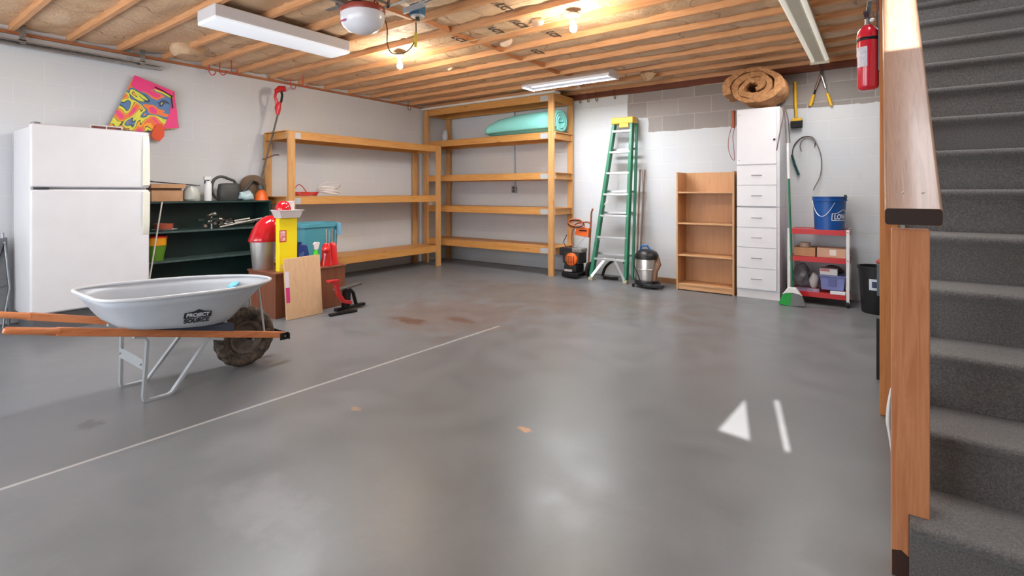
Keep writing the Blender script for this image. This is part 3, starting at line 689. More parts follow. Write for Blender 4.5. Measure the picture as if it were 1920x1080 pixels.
# outlet and conduit behind the shelf
ob = thing('outlet_box', 'grey electrical outlet with thin conduit on the back wall behind the shelves', 'outlet', tuple(PT(964, 355, TB - .02)))
p = PT(964, 355, TB - .03)
MB().box((p.x - .045, TB - .045, p.z - .06), (p.x + .045, TB - .001, p.z + .06)).build('box', galv, ob, bevel=.005)
for dz in (-.025, .025): MB().box((p.x - .02, TB - .05, p.z + dz - .016), (p.x + .02, TB - .045, p.z + dz + .016)).build('socket', mat('brown_socket', (70, 58, 50), .4), ob, bevel=.002)
MB().cyl((p.x, TB - .02, p.z + .06), (p.x, TB - .02, 2.6), .009).build('conduit', galv, ob)
# things on the middle deck of the left shelving
z = 1.153
rc = MB(); c0 = PS(573, 366, -6.1)
for j in range(4): rc.tube([(c0.x + .09 * math.cos(a_) , c0.y + (.15 + .01 * j) * math.sin(a_), z + .012 + .012 * j + .004 * math.sin(3 * a_ + j)) for a_ in [2 * math.pi * k / 28 for k in range(28)]], .006, 7, closed=True)
rc.tube([(c0.x, c0.y - .16, z + .04), (c0.x + .02, c0.y - .17, z + .09), (c0.x, c0.y - .10, z + .15), (c0.x, c0.y - .04, z + .12), (c0.x, c0.y + .02, z + .04)], .006, 7)
tag(rc.build('coiled_cable', mat('red_cable', (190, 58, 42), .5)), 'coiled red extension cable on the middle deck of the left shelving', 'cable')
wc = MB(); c1 = PS(618, 366, -6.1)
for j in range(9):
    q = random.uniform(-.04, .04); tilt = random.uniform(-.5, .8)
    wc.tube([(c1.x + .08 * math.cos(a_), c1.y + q + .15 * math.sin(a_), z + .04 + .012 * j + tilt * .07 * math.sin(a_ + j) ) for a_ in [2 * math.pi * k / 24 for k in range(24)]], .006, 6, closed=True)
tag(wc.build('coiled_tubing', mat('white_tubing', (226, 222, 220), .35)), 'loose coil of white tubing next to the red cable on the left shelving', 'tubing')
# ------------------------------------------------------------------ dark green shelf unit
gs = thing('green_shelf', 'low dark green shelf unit between the refrigerator and the pine shelving', 'shelf', (-6.25, 2.6, 0))
dg = mat('dark_green_paint', (26, 56, 52), .45, var=(20, 46, 44), scale=5)
a0, a1, b0, b1 = -6.42, -6.06, 1.93, 3.27
MB().box((a0, b0, 0), (a0 + .012, b1, 1.085)).build('back_panel', dg, gs)
for t in (b0, b1 - .022): MB().box((a0 + .012, t, 0), (a1, t + .022, 1.085)).build('side_panel', dg, gs, bevel=.002)
edge = mat('worn_green_edge', (74, 88, 86), .5, var=(44, 70, 66), scale=20)
for i, z in enumerate((1.105, .79, .478, .10)):
    MB().box((a0, b0 + (.0 if i == 0 else .022), z - .02), (a1 + (.008 if i == 0 else -.002), b1 - (.0 if i == 0 else .022), z)).build('shelf_board', edge if i else dg, gs, bevel=.002)
# things on its top (z 1.105)
zt = 1.106
def at_s(x, s): return PS(x, 370, s).y
bx = thing('cardboard_box', 'brown open cardboard box on the green shelf beside the refrigerator', 'box', (-6.22, at_s(318, -6.2), zt))
y0_, y1_ = at_s(284, -6.12), at_s(343, -6.12)
MB().box((-6.36, y0_, zt), (-6.12, y1_, zt + .115)).build('body', card, bx, bevel=.003)
MB().box((-6.37, y0_ - .01, zt + .14), (-6.10, y1_ + .02, zt + .185)).build('lid', card, bx, bevel=.003)
MB().box((-6.35, y0_ + .01, zt + .112), (-6.13, y1_ - .01, zt + .142)).build('liner', mat('box_shadow_paper', (120, 84, 62), .8), bx)  # shade in the gap under the lid, put into a darker paper colour
tag(MB().tube([(-6.12, y0_ - .05, zt + .215), (-6.12, y0_ + .03, zt + .205), (-6.14, at_s(375, -6.14), zt + .172)], [.012, .006, .005], 8).build('metal_rod', black_p), 'thin black rod lying across the cardboard box on the green shelf', 'rod')
tag(MB().lathe([(.07, 0), (.085, .02), (.085, .10), (.06, .15), (.055, .17), (0, .17)], (-6.2, at_s(359, -6.2), zt), 20).jitter(.01, 14).build('glass_jar', mat('cloudy_jar', (196, 198, 190), .25, alpha=.85)), 'cloudy glass jar in a plastic bag next to the cardboard box', 'jar')
sb = thing('spray_bottle', 'tall white spray bottle on top of the green shelf', 'bottle', (-6.15, at_s(390, -6.15), zt))
tS = at_s(390, -6.15)
MB().lathe([(.036, 0), (.038, .01), (.037, .19), (.025, .215), (.016, .225), (0, .225)], (-6.15, tS, zt), 20).build('body', white_p, sb)
MB().box((-6.17, tS - .045, zt + .235), (-6.13, tS + .03, zt + .275)).build('trigger_head', white_p, sb, bevel=.008)
MB().cyl((-6.15, tS, zt + .22), (-6.15, tS, zt + .24), .014).build('collar', mat('navy_plastic', (34, 40, 78), .4), sb)
MB().bar((-6.15, tS - .03, zt + .24), (-6.15, tS - .035, zt + .19), .012, .01).build('trigger', mat('navy_plastic', 0), sb)
wcn = thing('watering_can', 'dark grey plastic watering can on top of the green shelf', 'watering can', (-6.2, at_s(428, -6.2), zt))
tW = at_s(430, -6.2); dgp = mat('dark_grey_plastic', (62, 62, 60), .45)
MB().lathe([(.13, 0), (.138, .01), (.135, .12), (.12, .19), (.10, .20), (.04, .205), (0, .205)], (-6.2, tW, zt), 26, sx=.62, sy=1).build('tank', dgp, wcn)
MB().tube([(-6.2, tW - .08, zt + .20), (-6.2, tW - .02, zt + .262), (-6.2, tW - .10, zt + .28), (-6.2, tW - .17, zt + .24), (-6.2, tW - .195, zt + .15), (-6.2, tW - .17, zt + .06), (-6.2, tW - .12, zt + .02)][1:], .016, 10).build('handle', dgp, wcn)
MB().tube([(-6.2, tW - .03, zt + .262), (-6.2, tW + .05, zt + .235), (-6.2, tW + .09, zt + .18)], .016, 10).build('handle', dgp, wcn)
MB().tube([(-6.2, tW + .11, zt + .05), (-6.18, tW + .18, zt + .13), (-6.16, tW + .25, zt + .24)], [.03, .022, .018], 10).build('spout', dgp, wcn)
hr = thing('paper_reel', 'brown ring-shaped reel behind the plastic bag on the green shelf', 'reel', (-6.3, at_s(474, -6.3), zt))
tH = at_s(474, -6.33)
MB().lathe([(.08, -.035), (.15, -.035), (.155, -.03), (.155, .03), (.15, .035), (.08, .035), (.08, -.035)], (-6.33, tH, zt + .158), 30, axis='x').build('ring', mat('brown_plastic', (112, 90, 70), .5), hr)
tag(MB().ball((-6.12, at_s(462, -6.1), zt + .05), .08, .7, 1.2, .75, 20, 14).jitter(.04, 16).build('plastic_bag', mat('bag_film', (205, 222, 224), .18, alpha=.8, var=(160, 190, 200), scale=25)), 'crumpled clear plastic bag hanging over the right edge of the green shelf', 'bag')
# string trimmer leaning up to the ceiling
tm = thing('string_trimmer', 'red and black string trimmer standing on the green shelf, leaning up the wall', 'trimmer', (-6.2, at_s(485, -6.2), zt))
T0 = PS(487, 345, -6.15); T1 = PS(521, 215, -6.15); T2 = PS(526, 166, -6.15)
MB().cyl(T0, T1, .011).build('shaft', mat('grey_shaft', (88, 84, 80), .4, .3), tm)
MB().tube([T1 + (T0 - T1) * -.0, T1 + Vector((0, .0, .08)), T1 + Vector((0, .012, .16))], [.02, .038, .032], 14).build('grip_housing', red_p, tm)
hb = T1 + Vector((0, .012, .16))
MB().tube([hb + Vector((0, -.02, -.02)), hb + Vector((0, -.05, .06)), hb + Vector((0, -.03, .15)), T2 + Vector((0, -.01, -.02))], [.022, .016, .018, .03], 12).build('handle', red_p, tm)
MB().tube([hb + Vector((0, .03, 0)), hb + Vector((0, .045, .09)), hb + Vector((0, .03, .17))], .014, 10).build('rear_grip', black_r, tm)
MB().tube([T2 + Vector((0, -.06, -.045)), T2 + Vector((0, -.01, .0)), T2 + Vector((0, .045, .01)), T2 + Vector((0, .06, -.03))], [.03, .036, .034, .02], 12).build('battery_mount', red_p, tm)
q = T0 + (T1 - T0) * .36
MB().tube([q + Vector((0, -.05, -.01)), q, q + Vector((.01, .05, .03)), q + Vector((.02, .10, .05)), q + Vector((.0, .16, .055))], .007, 8).build('assist_handle', mat('brown_grip', (96, 50, 36), .5), tm)
MB().tube([T0 + Vector((0, 0, -.01)), T0 + Vector((0, .01, -.06))], [.03, .045], 14).build('motor_head', dgp, tm)
MB().lathe([(.10, -.10), (.085, -.03), (.045, .02), (0, .03)], T0 + Vector((.02, .01, -.10)), 20, sx=.8, sy=.8).build('guard', orange_p, tm)
ZZ = T0.z - .2 - zt
MB().cyl((T0.x + .02, T0.y + .01, zt), (T0.x + .02, T0.y + .01, T0.z - .18), .05, .06).build('spool', mat('pale_spool', (200, 204, 206), .4), tm)
# second shelf
z2 = .791
tb_ = thing('terracotta_saucer', 'terracotta pot saucer on the second green shelf board', 'saucer', (-6.2, at_s(309, -6.2), z2 + .02))
tT = at_s(308, -6.18)
MB().lathe([(.07, .016), (.085, .025), (.09, .075), (.084, .075), (.07, .03), (0, .03)], (-6.2, tT, z2), 24).build('bowl', mat('terracotta', (172, 84, 54), .7, var=(150, 66, 44), scale=10), tb_)
tag(MB().lathe([(.06, 0), (.115, .012), (.12, .018), (.06, .012), (0, .012)], (-6.2, tT + .01, z2), 28).build('plate', white_p), 'white plate under the terracotta saucer on the green shelf', 'plate')
def junk(c, name, lab, cat, ms, nn, ext, seed):
    random.seed(seed); T = thing(name, lab, cat, c)
    for i in range(nn):
        mb = MB(); p = Vector(c) + Vector((random.uniform(-1, 1) * ext[0], random.uniform(-1, 1) * ext[1], random.random() * ext[2] + .022)); k = i % 3
        if k == 0: mb.lathe([(.0005, -.02), (.022, -.02), (.026, .0), (.018, .02), (.0005, .02)], p, 14, axis='xyz'[i % 2])
        elif k == 1: mb.tube([p, p + Vector((.02, .05, .02)), p + Vector((.0, .09, -.01))], .009, 8)
        else: mb.box(p - Vector((.015, .03, .012)), p + Vector((.015, .03, .012)))
        mb.build('fitting', ms[i % len(ms)], T, bevel=.002 if k == 2 else 0)
    return T
chrome = mat('tarnished_chrome', (190, 182, 172), .25, .9)
tJ = at_s(402, -6.15)
junk((-6.15, tJ, z2), 'plumbing_fittings', 'heap of chrome and dark plumbing fittings on the second green shelf', 'fittings', [chrome, mat('dark_iron', (58, 54, 50), .5, .5), mat('black_green', (30, 44, 42), .5)], 17, (.06, .15, .09), 3)
ww = thing('faucet', 'old chrome faucet standing upright in the heap of fittings', 'faucet', (-6.15, tJ - .03, z2))
MB().tube([(-6.15, tJ - .03, z2), (-6.15, tJ - .03, z2 + .14), (-6.12, tJ - .04, z2 + .17), (-6.1, tJ - .09, z2 + .15)], .014, 10).build('spout', chrome, ww)
MB().ball((-6.15, tJ + .0, z2 + .165), .026).build('knob', chrome, ww)
for q in range(5):
    ya, yb = at_s(412 + q * 3, -6.1), at_s(492 - q * 5, -6.1)
    tag(MB().cyl((-6.10 - .05 * q, ya, z2 + .014 + .02 * (q % 2) + q * .004), (-6.12 - .03 * q, yb, z2 + .03 + .022 * (3 - q % 3)), .011).build('steel_tube', [steel, mat('white_tube', (226, 224, 218), .35), chrome][q % 3]),
        ['shiny steel tube lowest in the bundle on the second green shelf', 'white tube in front in the bundle on the second green shelf', 'chrome tube lying in the middle of the bundle', 'steel tube behind the white one in the bundle', 'rear white tube of the bundle on the second green shelf'][q], 'tube', 'tubes on the second green shelf')
# third shelf: stacked pots
z3 = .479; tP = at_s(298, -6.1)
for q, (cl, nm, dz) in enumerate((((96, 140, 40), 'green', 0), ((236, 160, 30), 'yellow', .125), ((206, 40, 30), 'red', .19))):
    h_ = (.16, .075, .03)[q]; r0 = (.082, .104, .108)[q]
    tag(MB().lathe([(r0 - .012 if q == 0 else r0 - .006, 0), (r0 + .018 if q == 0 else r0, h_), (r0 + .021 if q == 0 else r0 + .004, h_), (0, h_)] if q == 0 else [(r0 - .006, 0), (r0, h_), (r0 + .004, h_), (r0 + .004, h_ + .006), (r0 - .01, h_ + .006), (r0 - .02, .01), (0, .01)], (-6.2, tP, z3 + dz + (.036 if q else 0) * (q > 0)), 26).build('plant_pot', mat(nm + '_pot', cl, .4)),
        {'green': 'green plastic plant pot, lowest of the stack on the green shelf', 'yellow': 'yellow plant pot nested in the green one', 'red': 'red plant pot rim on top of the nested pots'}[nm], 'pot', 'nested plant pots')
# bottom shelf
zb = .101
junk((-6.15, at_s(322, -6.1), zb), 'garden_tools', 'dark small tools on the bottom board of the green shelf', 'tools', [mat('dark_iron', 0), mat('dark_red', (70, 24, 26), .5)], 8, (.08, .12, .05), 9)
tag(MB().lathe([(.1, 0), (.13, .03), (.12, .06), (.05, .07), (0, .07)], (-6.13, at_s(362, -6.1), zb), 24).build('tray', mat('pale_green_tray', (176, 198, 160), .5)), 'pale green round tray on the bottom board of the green shelf', 'tray')
_a, _b = PS(304, 378, -6.03), PS(281, 520, -5.95); _b = _a + (_b - _a) * (_a.z / (_a.z - _b.z))
tag(MB().cyl(_a, _b, .007).build('cane', mat('white_cane', (200, 196, 190), .4)), 'thin pale rod leaning on the green shelf right of the refrigerator', 'rod')
# ------------------------------------------------------------------ wheelbarrow
wb = thing('wheelbarrow', 'grey steel wheelbarrow with orange wooden handles standing on the open floor', 'wheelbarrow', (-3.58, 1.2, 0))
def wc_(t): return -3.595 + .05 * (t - .5)
def outline(t0, t1, w0, w1, z0, z1, n=64, nr=7, nf=3.0):
    P = []
    tm_, L = (t0 + t1) / 2, (t1 - t0) / 2
    for i in range(n):
        a_ = 2 * math.pi * i / n; c_, s_ = math.cos(a_), math.sin(a_)
        e = nf if c_ > 0 else nr
        x = math.copysign(abs(c_) ** (2 / e), c_); y = math.copysign(abs(s_) ** (2 / e), s_)
        t = tm_ + L * x; u = (t - t0) / (t1 - t0); w = w0 + (w1 - w0) * u + .36 * w0 * 4 * u * (1 - u) * .9
        P.append(Vector((wc_(t) + w * y, t, z0 + (z1 - z0) * u)))
    return P
rim = outline(.86, 1.86, .315, .215, .625, .597)
lev = [(1.0, 1.56, .225, .155, .445, .366), (.975, 1.60, .25, .175, .452, .378), (.958, 1.63, .26, .183, .475, .405), (.925, 1.70, .276, .193, .525, .475), (.892, 1.78, .294, .203, .58, .55), (.86, 1.86, .315, .215, .625, .597)]
mb = MB(); RG = [[mb.bm.verts.new(p) for p in outline(*l)] for l in lev]
for a_, b_ in zip(RG, RG[1:]):
    for i in range(64): mb.bm.faces.new((a_[i], a_[(i + 1) % 64], b_[(i + 1) % 64], b_[i]))
mb.bm.faces.new(RG[0])
tray_m = mat('grey_tray', (184, 190, 198), .4, var=(172, 178, 187), scale=4, bmp=.06, bscale=60)
tray = mb.build('tray', tray_m, wb, solid=.004, angle=60)
MB().tube([p + Vector((0, 0, .002)) for p in rim], .0095, 8, closed=True).build('rim', mat('grey_rim', (204, 208, 214), .35), tray)
# logo on the near side
la, lb = PS(365, 583, wc_(1.35) + .235), None
for k in (1,):
    o1 = outline(.942, 1.665, .268, .188, .50, .44); o2 = outline(.958, 1.63, .26, .183, .475, .405); o3 = outline(.925, 1.70, .276, .193, .525, .475)
near = [i for i in range(64) if 8 <= i <= 24]
ic = min(near, key=lambda i: abs(o1[i].y - 1.30))
xd = (o1[ic - 1] - o1[ic + 1]); yd = (o3[ic] - o2[ic]); O = o1[ic] + Vector((0, 0, .004))
nrm = xd.cross(yd).normalized()
if nrm.x < 0: pass
Ml = frame_m(O + nrm * .006, xd, yd) @ Matrix.Scale(.84, 4)
lg = mat('logo_black', (34, 38, 48), .5)
W_, ph = .088, .032
mbl = MB(); mbl.prism([(-W_, -.008, 0), (W_, -.008, 0), (W_, .034, 0), (.035, .040, 0), (0, .057, 0), (-.035, .040, 0), (-W_, .034, 0)], (0, 0, .0012)); mbl.xf(Ml).build('emblem', lg, tray, smooth=False)
text_mb('PROJECT', .037, Ml @ Matrix.Translation((0, .0135, .0016)), .0006, bold=.0012, sx=1.0).build('lettering', mat('logo_pale', (205, 210, 215), .5), tray, smooth=False)
text_mb('SOURCE', .041, Ml @ Matrix.Translation((0, -.03, .0006)), .0006, bold=.0018, sx=1.04).build('lettering', lg, tray, smooth=False)
hw_ = wood('barrow_handle', (218, 138, 88), (194, 106, 60), 'y', .5)
H1 = [(-3.30, .50, .556), (-3.475, 1.975, .172)]; H2 = [(-3.93, .50, .548), (-3.655, 1.975, .175)]
for P0, P1 in (H1, H2):
    P0, P1 = Vector(P0), Vector(P1); d_ = P1 - P0
    m_ = MB(); m_.tube([P0, P0 + d_ * .008, P0 + d_ * .10, P0 + d_ * .14], [.012, .0175, .0185, .021], 14)
    m_.bar(P0 + d_ * .13, P1, .034, .042); m_.build('handle', hw_, wb, bevel=.004)
legm = mat('galv_leg', (188, 193, 196), .35, .5)
def strap(pts, w=.032, th=.005, side=(1, 0, 0)):
    m_ = MB(); P = [Vector(p) for p in pts]; S = Vector(side)
    for i in range(len(P)):
        pass
    vs_ = []
    for i, p in enumerate(P):
        t_ = (P[min(i + 1, len(P) - 1)] - P[max(i - 1, 0)]).normalized(); nn = t_.cross(S).normalized()
        vs_.append([m_.bm.verts.new(p + S * a_ * w / 2 + nn * b_ * th / 2) for a_, b_ in ((-1, -1), (1, -1), (1, 1), (-1, 1))])
    for a_, b_ in zip(vs_, vs_[1:]):
        for k in range(4): m_.bm.faces.new((a_[k], a_[(k + 1) % 4], b_[(k + 1) % 4], b_[k]))
    m_.bm.faces.new(vs_[0][::-1]); m_.bm.faces.new(vs_[-1]); return m_
for s_, hh_ in ((-3.405, 0), (-3.775, 0)):
    zt1 = .556 - .261 * (1.08 - .5) - .024; zt2 = .556 - .261 * (1.46 - .5) - .024
    strap([(s_ + (.03 if s_ > -3.6 else -.03), 1.03, zt1 + .012), (s_ + (.03 if s_ > -3.6 else -.03), 1.085, zt1 - .002), (s_ + (.025 if s_ > -3.6 else -.025), 1.10, zt1 - .03), (s_, 1.088, .03), (s_, 1.092, .008), (s_, 1.115, .003), (s_, 1.21, .003), (s_, 1.232, .012), (s_, 1.245, .03), (s_ + (-.01 if s_ > -3.6 else .01), 1.425, zt2 - .015), (s_, 1.45, zt2), (s_, 1.52, zt2 - .02)], .03, .016).build('leg', legm, wb, bevel=.001)
mb = MB(); mb.box((-3.775, 1.084, .185), (-3.405, 1.089, .245)); mb.build('cross_plate', legm, wb, bevel=.001)
for s_ in (-3.42, -3.76): MB().ball((s_, 1.078, .215), .006).build('bolt', galv, wb)
for s_ in (-3.50, -3.64):
    MB().cyl((s_ + .0, 1.80, .53), (s_ + (.02 if s_ > -3.57 else -.02), 1.83, .22), .007).build('brace', legm, wb)
    MB().cyl((s_, 1.56, .39), (s_, 1.60, .29), .009).build('brace', legm, wb)
for (P0, P1) in (H1, H2):
    P0, P1 = Vector(P0), Vector(P1); d_ = (P1 - P0).normalized()
    q = P0 + (P1 - P0) * .62; side = 1
    m_ = MB(); m_.prism([P0 + (P1 - P0) * .42 + Vector((0, 0, .021)), P0 + (P1 - P0) * .74 + Vector((0, 0, .021)), P0 + (P1 - P0) * .74 + Vector((0, 0, .075))], (.034, 0, 0))
    m_.xf(Matrix.Translation((-.017, 0, 0))).build('wedge', mat('dark_wedge', (58, 66, 84), .6), wb)
# front bracket and wheel
brb = mat('black_bracket', (34, 34, 36), .45, .5)
mb = MB(); mb.box((-3.70, 1.985, .145), (-3.43, 1.992, .19)); mb.build('wheel_guard', brb, wb, bevel=.002)
for s_ in (-3.452, -3.686): MB().box((s_ - .004, 1.93, .145), (s_ + .004, 1.992, .195)).build('guard_end', brb, wb, bevel=.001)
MB().ball((-3.447, 1.965, .17), .007).build('bolt', galv, wb)
wc0 = Vector((-3.562, 1.735, .202))
mud, n, b = nt('muddy_tyre'); v = mapped(n)
n.links.new(ramp(n, noise_n(n, v, 22, 6, .7), [(.35, (40, 38, 36)), (.5, (78, 68, 60)), (.62, (116, 98, 82))]), b.inputs['Base Color']); b.inputs['Roughness'].default_value = .9
bump(n, b, noise_n(n, v, 60, 4), .8, .006)
tire = MB(); NS, NT = 72, 12; rg = []
for i in range(NS):
    a_ = 2 * math.pi * i / NS; ring = []
    for k in range(NT):
        c_ = 2 * math.pi * k / NT; lug = .005 if (math.cos(c_) > .4 and (i // 2 + (1 if math.sin(c_) > 0 else 0)) % 2) else 0
        rr_ = .152 + (.048 + lug) * math.cos(c_); xx = .046 * math.sin(c_)
        ring.append(tire.bm.verts.new(wc0 + Vector((xx, rr_ * math.cos(a_), rr_ * math.sin(a_)))))
    rg.append(ring)
for i in range(NS):
    for k in range(NT): tire.bm.faces.new((rg[i][k], rg[i][(k + 1) % NT], rg[(i + 1) % NS][(k + 1) % NT], rg[(i + 1) % NS][k]))
wh = tire.build('wheel', mud, wb, angle=35)
MB().lathe([(.0, .028), (.03, .03), (.034, .012), (.08, .006), (.095, .026), (.112, .03), (.112, -.03), (.095, -.026), (.08, -.006), (.034, -.012), (.03, -.03), (0, -.03)], wc0, 28, axis='x').build('hub', mat('muddy_hub', (120, 112, 104), .6, .3, var=(80, 68, 60), scale=12), wh)
MB().cyl(wc0 - Vector((.12, 0, 0)), wc0 + Vector((.12, 0, 0)), .01).build('axle', galv, wh)
for s_ in (-.112, .112): MB().bar(wc0 + Vector((s_, -.02, .0)), wc0 + Vector((s_ * .95, .0, .045)), .004, .05, (0, 1, 0)).build('axle_bracket', brb, wh)
tag(MB().prism([PZ(x, y, .555) for x, y in ((426, 540), (432, 534), (440, 527), (452, 524), (451, 529), (444, 536), (436, 540))], (0, 0, .012)).jitter(.004, 30).build('work_glove', mat('cyan_cloth', (120, 200, 228), .7)), 'small pale blue cloth lying inside the wheelbarrow tray', 'cloth')
# ------------------------------------------------------------------ brown chest with things on and around it
ch = thing('wooden_chest', 'low reddish brown wooden chest on the floor behind the wheelbarrow', 'chest', (-4.87, 2.9, 0))
cw = wood('chest_wood', (138, 84, 58), (116, 62, 40), 'z', .45, .8, knots=False)
MB().box((-5.12, 2.53, 0), (-4.612, 3.30, .415)).build('body', cw, ch, bevel=.004)
MB().box((-5.13, 2.52, .415), (-4.602, 3.31, .435)).build('top', cw, ch, bevel=.004)
zc_ = .4352
sc_ = thing('trash_can', 'brushed steel trash can with a red domed swing lid on the brown chest', 'trash can', (-4.985, 2.61, zc_))
cc = (-4.985, 2.61, zc_)
MB().lathe([(.092, 0), (.096, .004), (.124, .285), (.124, .289), (0, .289)], cc, 40).build('body', steel, sc_)
lidm = mat('glossy_red', (188, 20, 34), .12, coat=.6)
mb = MB(); mb.lathe([(.136, -.012), (.140, .0), (.137, .02), (.128, .10), (.105, .17), (.068, .22), (.03, .242), (.0005, .247)], (cc[0], cc[1], zc_ + .289), 40)
for v_ in mb.bm.verts:
    h_ = (v_.co.z - zc_ - .289) / .247
    if h_ > 0: v_.co.y += .055 * h_; v_.co.x += .02 * h_
mb.build('lid', lidm, sc_)
yb = thing('yellow_box', 'tall bright yellow box with a red and white label standing on the brown chest', 'box', (-4.72, 2.67, zc_))
MB().box((-4.735, 2.60, zc_), (-4.668, 2.785, zc_ + .515)).build('body', mat('yellow_card', (246, 222, 20), .45), yb, bevel=.004)
MB().box((-4.669, 2.602, zc_ + .285), (-4.6668, 2.672, zc_ + .40)).build('label', mat('red_label', (206, 44, 36), .5), yb)
MB().box((-4.667, 2.610, zc_ + .295), (-4.6658, 2.662, zc_ + .39)).build('label_panel', mat('white_label_noise', (240, 225, 225), .5, var=(214, 70, 70), scale=45), yb)
MB().box((-4.6685, 2.605, zc_ + .02), (-4.6672, 2.66, zc_ + .07)).build('label', mat('dull_yellow_print', (226, 196, 60), .5, var=(240, 226, 120), scale=60), yb)
zy = zc_ + .516
ty = thing('plastic_tray', 'clear white plastic tray on top of the yellow box', 'tray', (-4.72, 2.69, zy))
m_ = MB(); ring = []
for (a_, b_, z_) in ((.065, .098, 0), (.08, .12, .07), (.086, .13, .073), (.086, .13, .079), (.075, .116, .075), (.06, .094, .006)):
    ring.append([m_.bm.verts.new((-4.71 + x * a_, 2.705 + y * b_, zy + z_)) for x, y in ((-1, -1), (1, -1), (1, 1), (-1, 1))])
for p_, q_ in zip(ring, ring[1:]):
    for k in range(4): m_.bm.faces.new((p_[k], p_[(k + 1) % 4], q_[(k + 1) % 4], q_[k]))
m_.bm.faces.new(ring[0][::-1]); m_.bm.faces.new(ring[-1])
m_.build('tray_body', mat('clear_tray', (226, 218, 218), .25, alpha=.85), ty, bevel=.003)
mb = MB(); mb.lathe([(.07, 0), (.073, .01), (.07, .04), (.055, .08), (.03, .10), (.0005, .105)], (-4.715, 2.665, zy + .008 + .055), 28)
mb.lathe([(.045, .0), (.06, .055), (0, .055)], (-4.715, 2.665, zy + .0072), 28)
tag(mb.build('domed_lid', lidm), 'glossy red domed lid sitting in the plastic tray above the yellow box', 'lid')
tag(MB().lathe([(.028, 0), (.034, .15), (.036, .15), (.036, .157), (0, .157)], (-4.745, 2.765, zy + .0072), 24).build('plastic_tub', white_p), 'white plastic tub in the tray above the yellow box, right of the red lid', 'tub')
# teal bin behind
tl = thing('storage_bin', 'large ribbed teal plastic bin on the floor behind the brown chest', 'bin', (-5.42, 3.45, 0))
tc_ = mat('teal_plastic', (72, 142, 158), .45); m_ = MB(); ring = []
for (k_, z_) in ((.86, 0), (1.0, .80), (1.05, .80), (1.055, .84), (1.02, .845), (.98, .80), (.84, .01)):
    r_ = []
    for i in range(48):
        a_ = 2 * math.pi * i / 48; c_, s_ = math.cos(a_), math.sin(a_)
        x = math.copysign(abs(c_) ** .45, c_) * .20; y = math.copysign(abs(s_) ** .45, s_) * .25
        rib = 1.0 + (.018 if (i % 6 < 3 and .0 < z_ < .82 or z_ == 0 and i % 6 < 3) else 0)
        r_.append(m_.bm.verts.new((-5.42 + x * k_ * rib, 3.43 + y * k_ * rib, z_)))
    ring.append(r_)
for p_, q_ in zip(ring, ring[1:]):
    for k in range(48): m_.bm.faces.new((p_[k], p_[(k + 1) % 48], q_[(k + 1) % 48], q_[k]))
m_.bm.faces.new(ring[0][::-1]); m_.bm.faces.new(ring[-1])
m_.build('body', tc_, tl)
MB().box((-5.23, 3.62, .70), (-5.19, 3.66, .84)).build('handle', mat('pale_teal', (110, 166, 196), .4), tl, bevel=.006)
# blue jug, green spray bottle, red jack stands
bj = thing('oil_jug', 'dark blue plastic jug on the brown chest right of the yellow box', 'jug', (-4.70, 2.87, zc_))
navy = mat('blue_jug', (36, 62, 130), .35)
MB().prism([(-4.78, 2.80, zc_), (-4.78, 2.93, zc_), (-4.78, 2.935, zc_ + .13), (-4.78, 2.91, zc_ + .235), (-4.78, 2.83, zc_ + .245), (-4.78, 2.80, zc_ + .19)], (.09, 0, 0)).build('body', navy, bj, bevel=.012)
MB().prism([(-4.689, 2.815, zc_ + .03), (-4.689, 2.88, zc_ + .03), (-4.689, 2.87, zc_ + .17), (-4.689, 2.82, zc_ + .15)], (.0015, 0, 0)).build('label', mat('jug_label', (92, 122, 176), .4, var=(40, 60, 120), scale=60), bj)
MB().cyl((-4.735, 2.85, zc_ + .24), (-4.735, 2.85, zc_ + .265), .02).build('cap', navy, bj)
gb = thing('spray_bottle', 'bright green spray bottle with white trigger on the brown chest', 'bottle', (-4.70, 3.0, zc_))
MB().lathe([(.036, 0), (.04, .01), (.04, .10), (.026, .15), (.015, .175), (0, .175)], (-4.70, 3.01, zc_), 20, sx=.8).build('body', mat('lime_liquid', (70, 196, 40), .3, coat=.4), gb)
MB().prism([(-4.71, 2.975, zc_ + .235), (-4.71, 2.985, zc_ + .205), (-4.71, 2.99, zc_ + .176), (-4.71, 3.03, zc_ + .176), (-4.71, 3.045, zc_ + .225), (-4.71, 3.05, zc_ + .25), (-4.71, 3.0, zc_ + .255)], (.022, 0, 0)).build('trigger_head', white_p, gb, bevel=.003)
MB().prism([(-4.703, 2.975, zc_ + .235), (-4.703, 2.985, zc_ + .20), (-4.703, 2.995, zc_ + .20), (-4.703, 2.995, zc_ + .235)], (.008, 0, 0)).build('trigger', orange_p, gb)
rj = thing('jack_stand', 'pair of glossy red jack stands with steel posts on the end of the brown chest', 'jack stand', (-4.68, 3.16, zc_))
for q, (t_, ds) in enumerate(((3.12, .0), (3.205, -.02))):
    MB().lathe([(.066, 0), (.066, .012), (.05, .08), (.043, .20), (.034, .225), (.026, .235), (0, .235)], (-4.68 + ds, t_, zc_ + .0), 18).build('base', mat('jack_red', (206, 26, 30), .2, coat=.5), rj)
    MB().cyl((-4.68 + ds, t_, zc_ + .22), (-4.68 + ds, t_, zc_ + .38), .009).build('post', chrome, rj)
    MB().cyl((-4.66 + ds, t_ + .02, zc_ + .2), (-4.655 + ds, t_ + .025, zc_ + .37), .006).build('handle', galv, rj)
MB().ball((-4.64, 3.085, zc_ + .17), .042, sz=.8).build('knob', mat('jack_red', 0), rj)
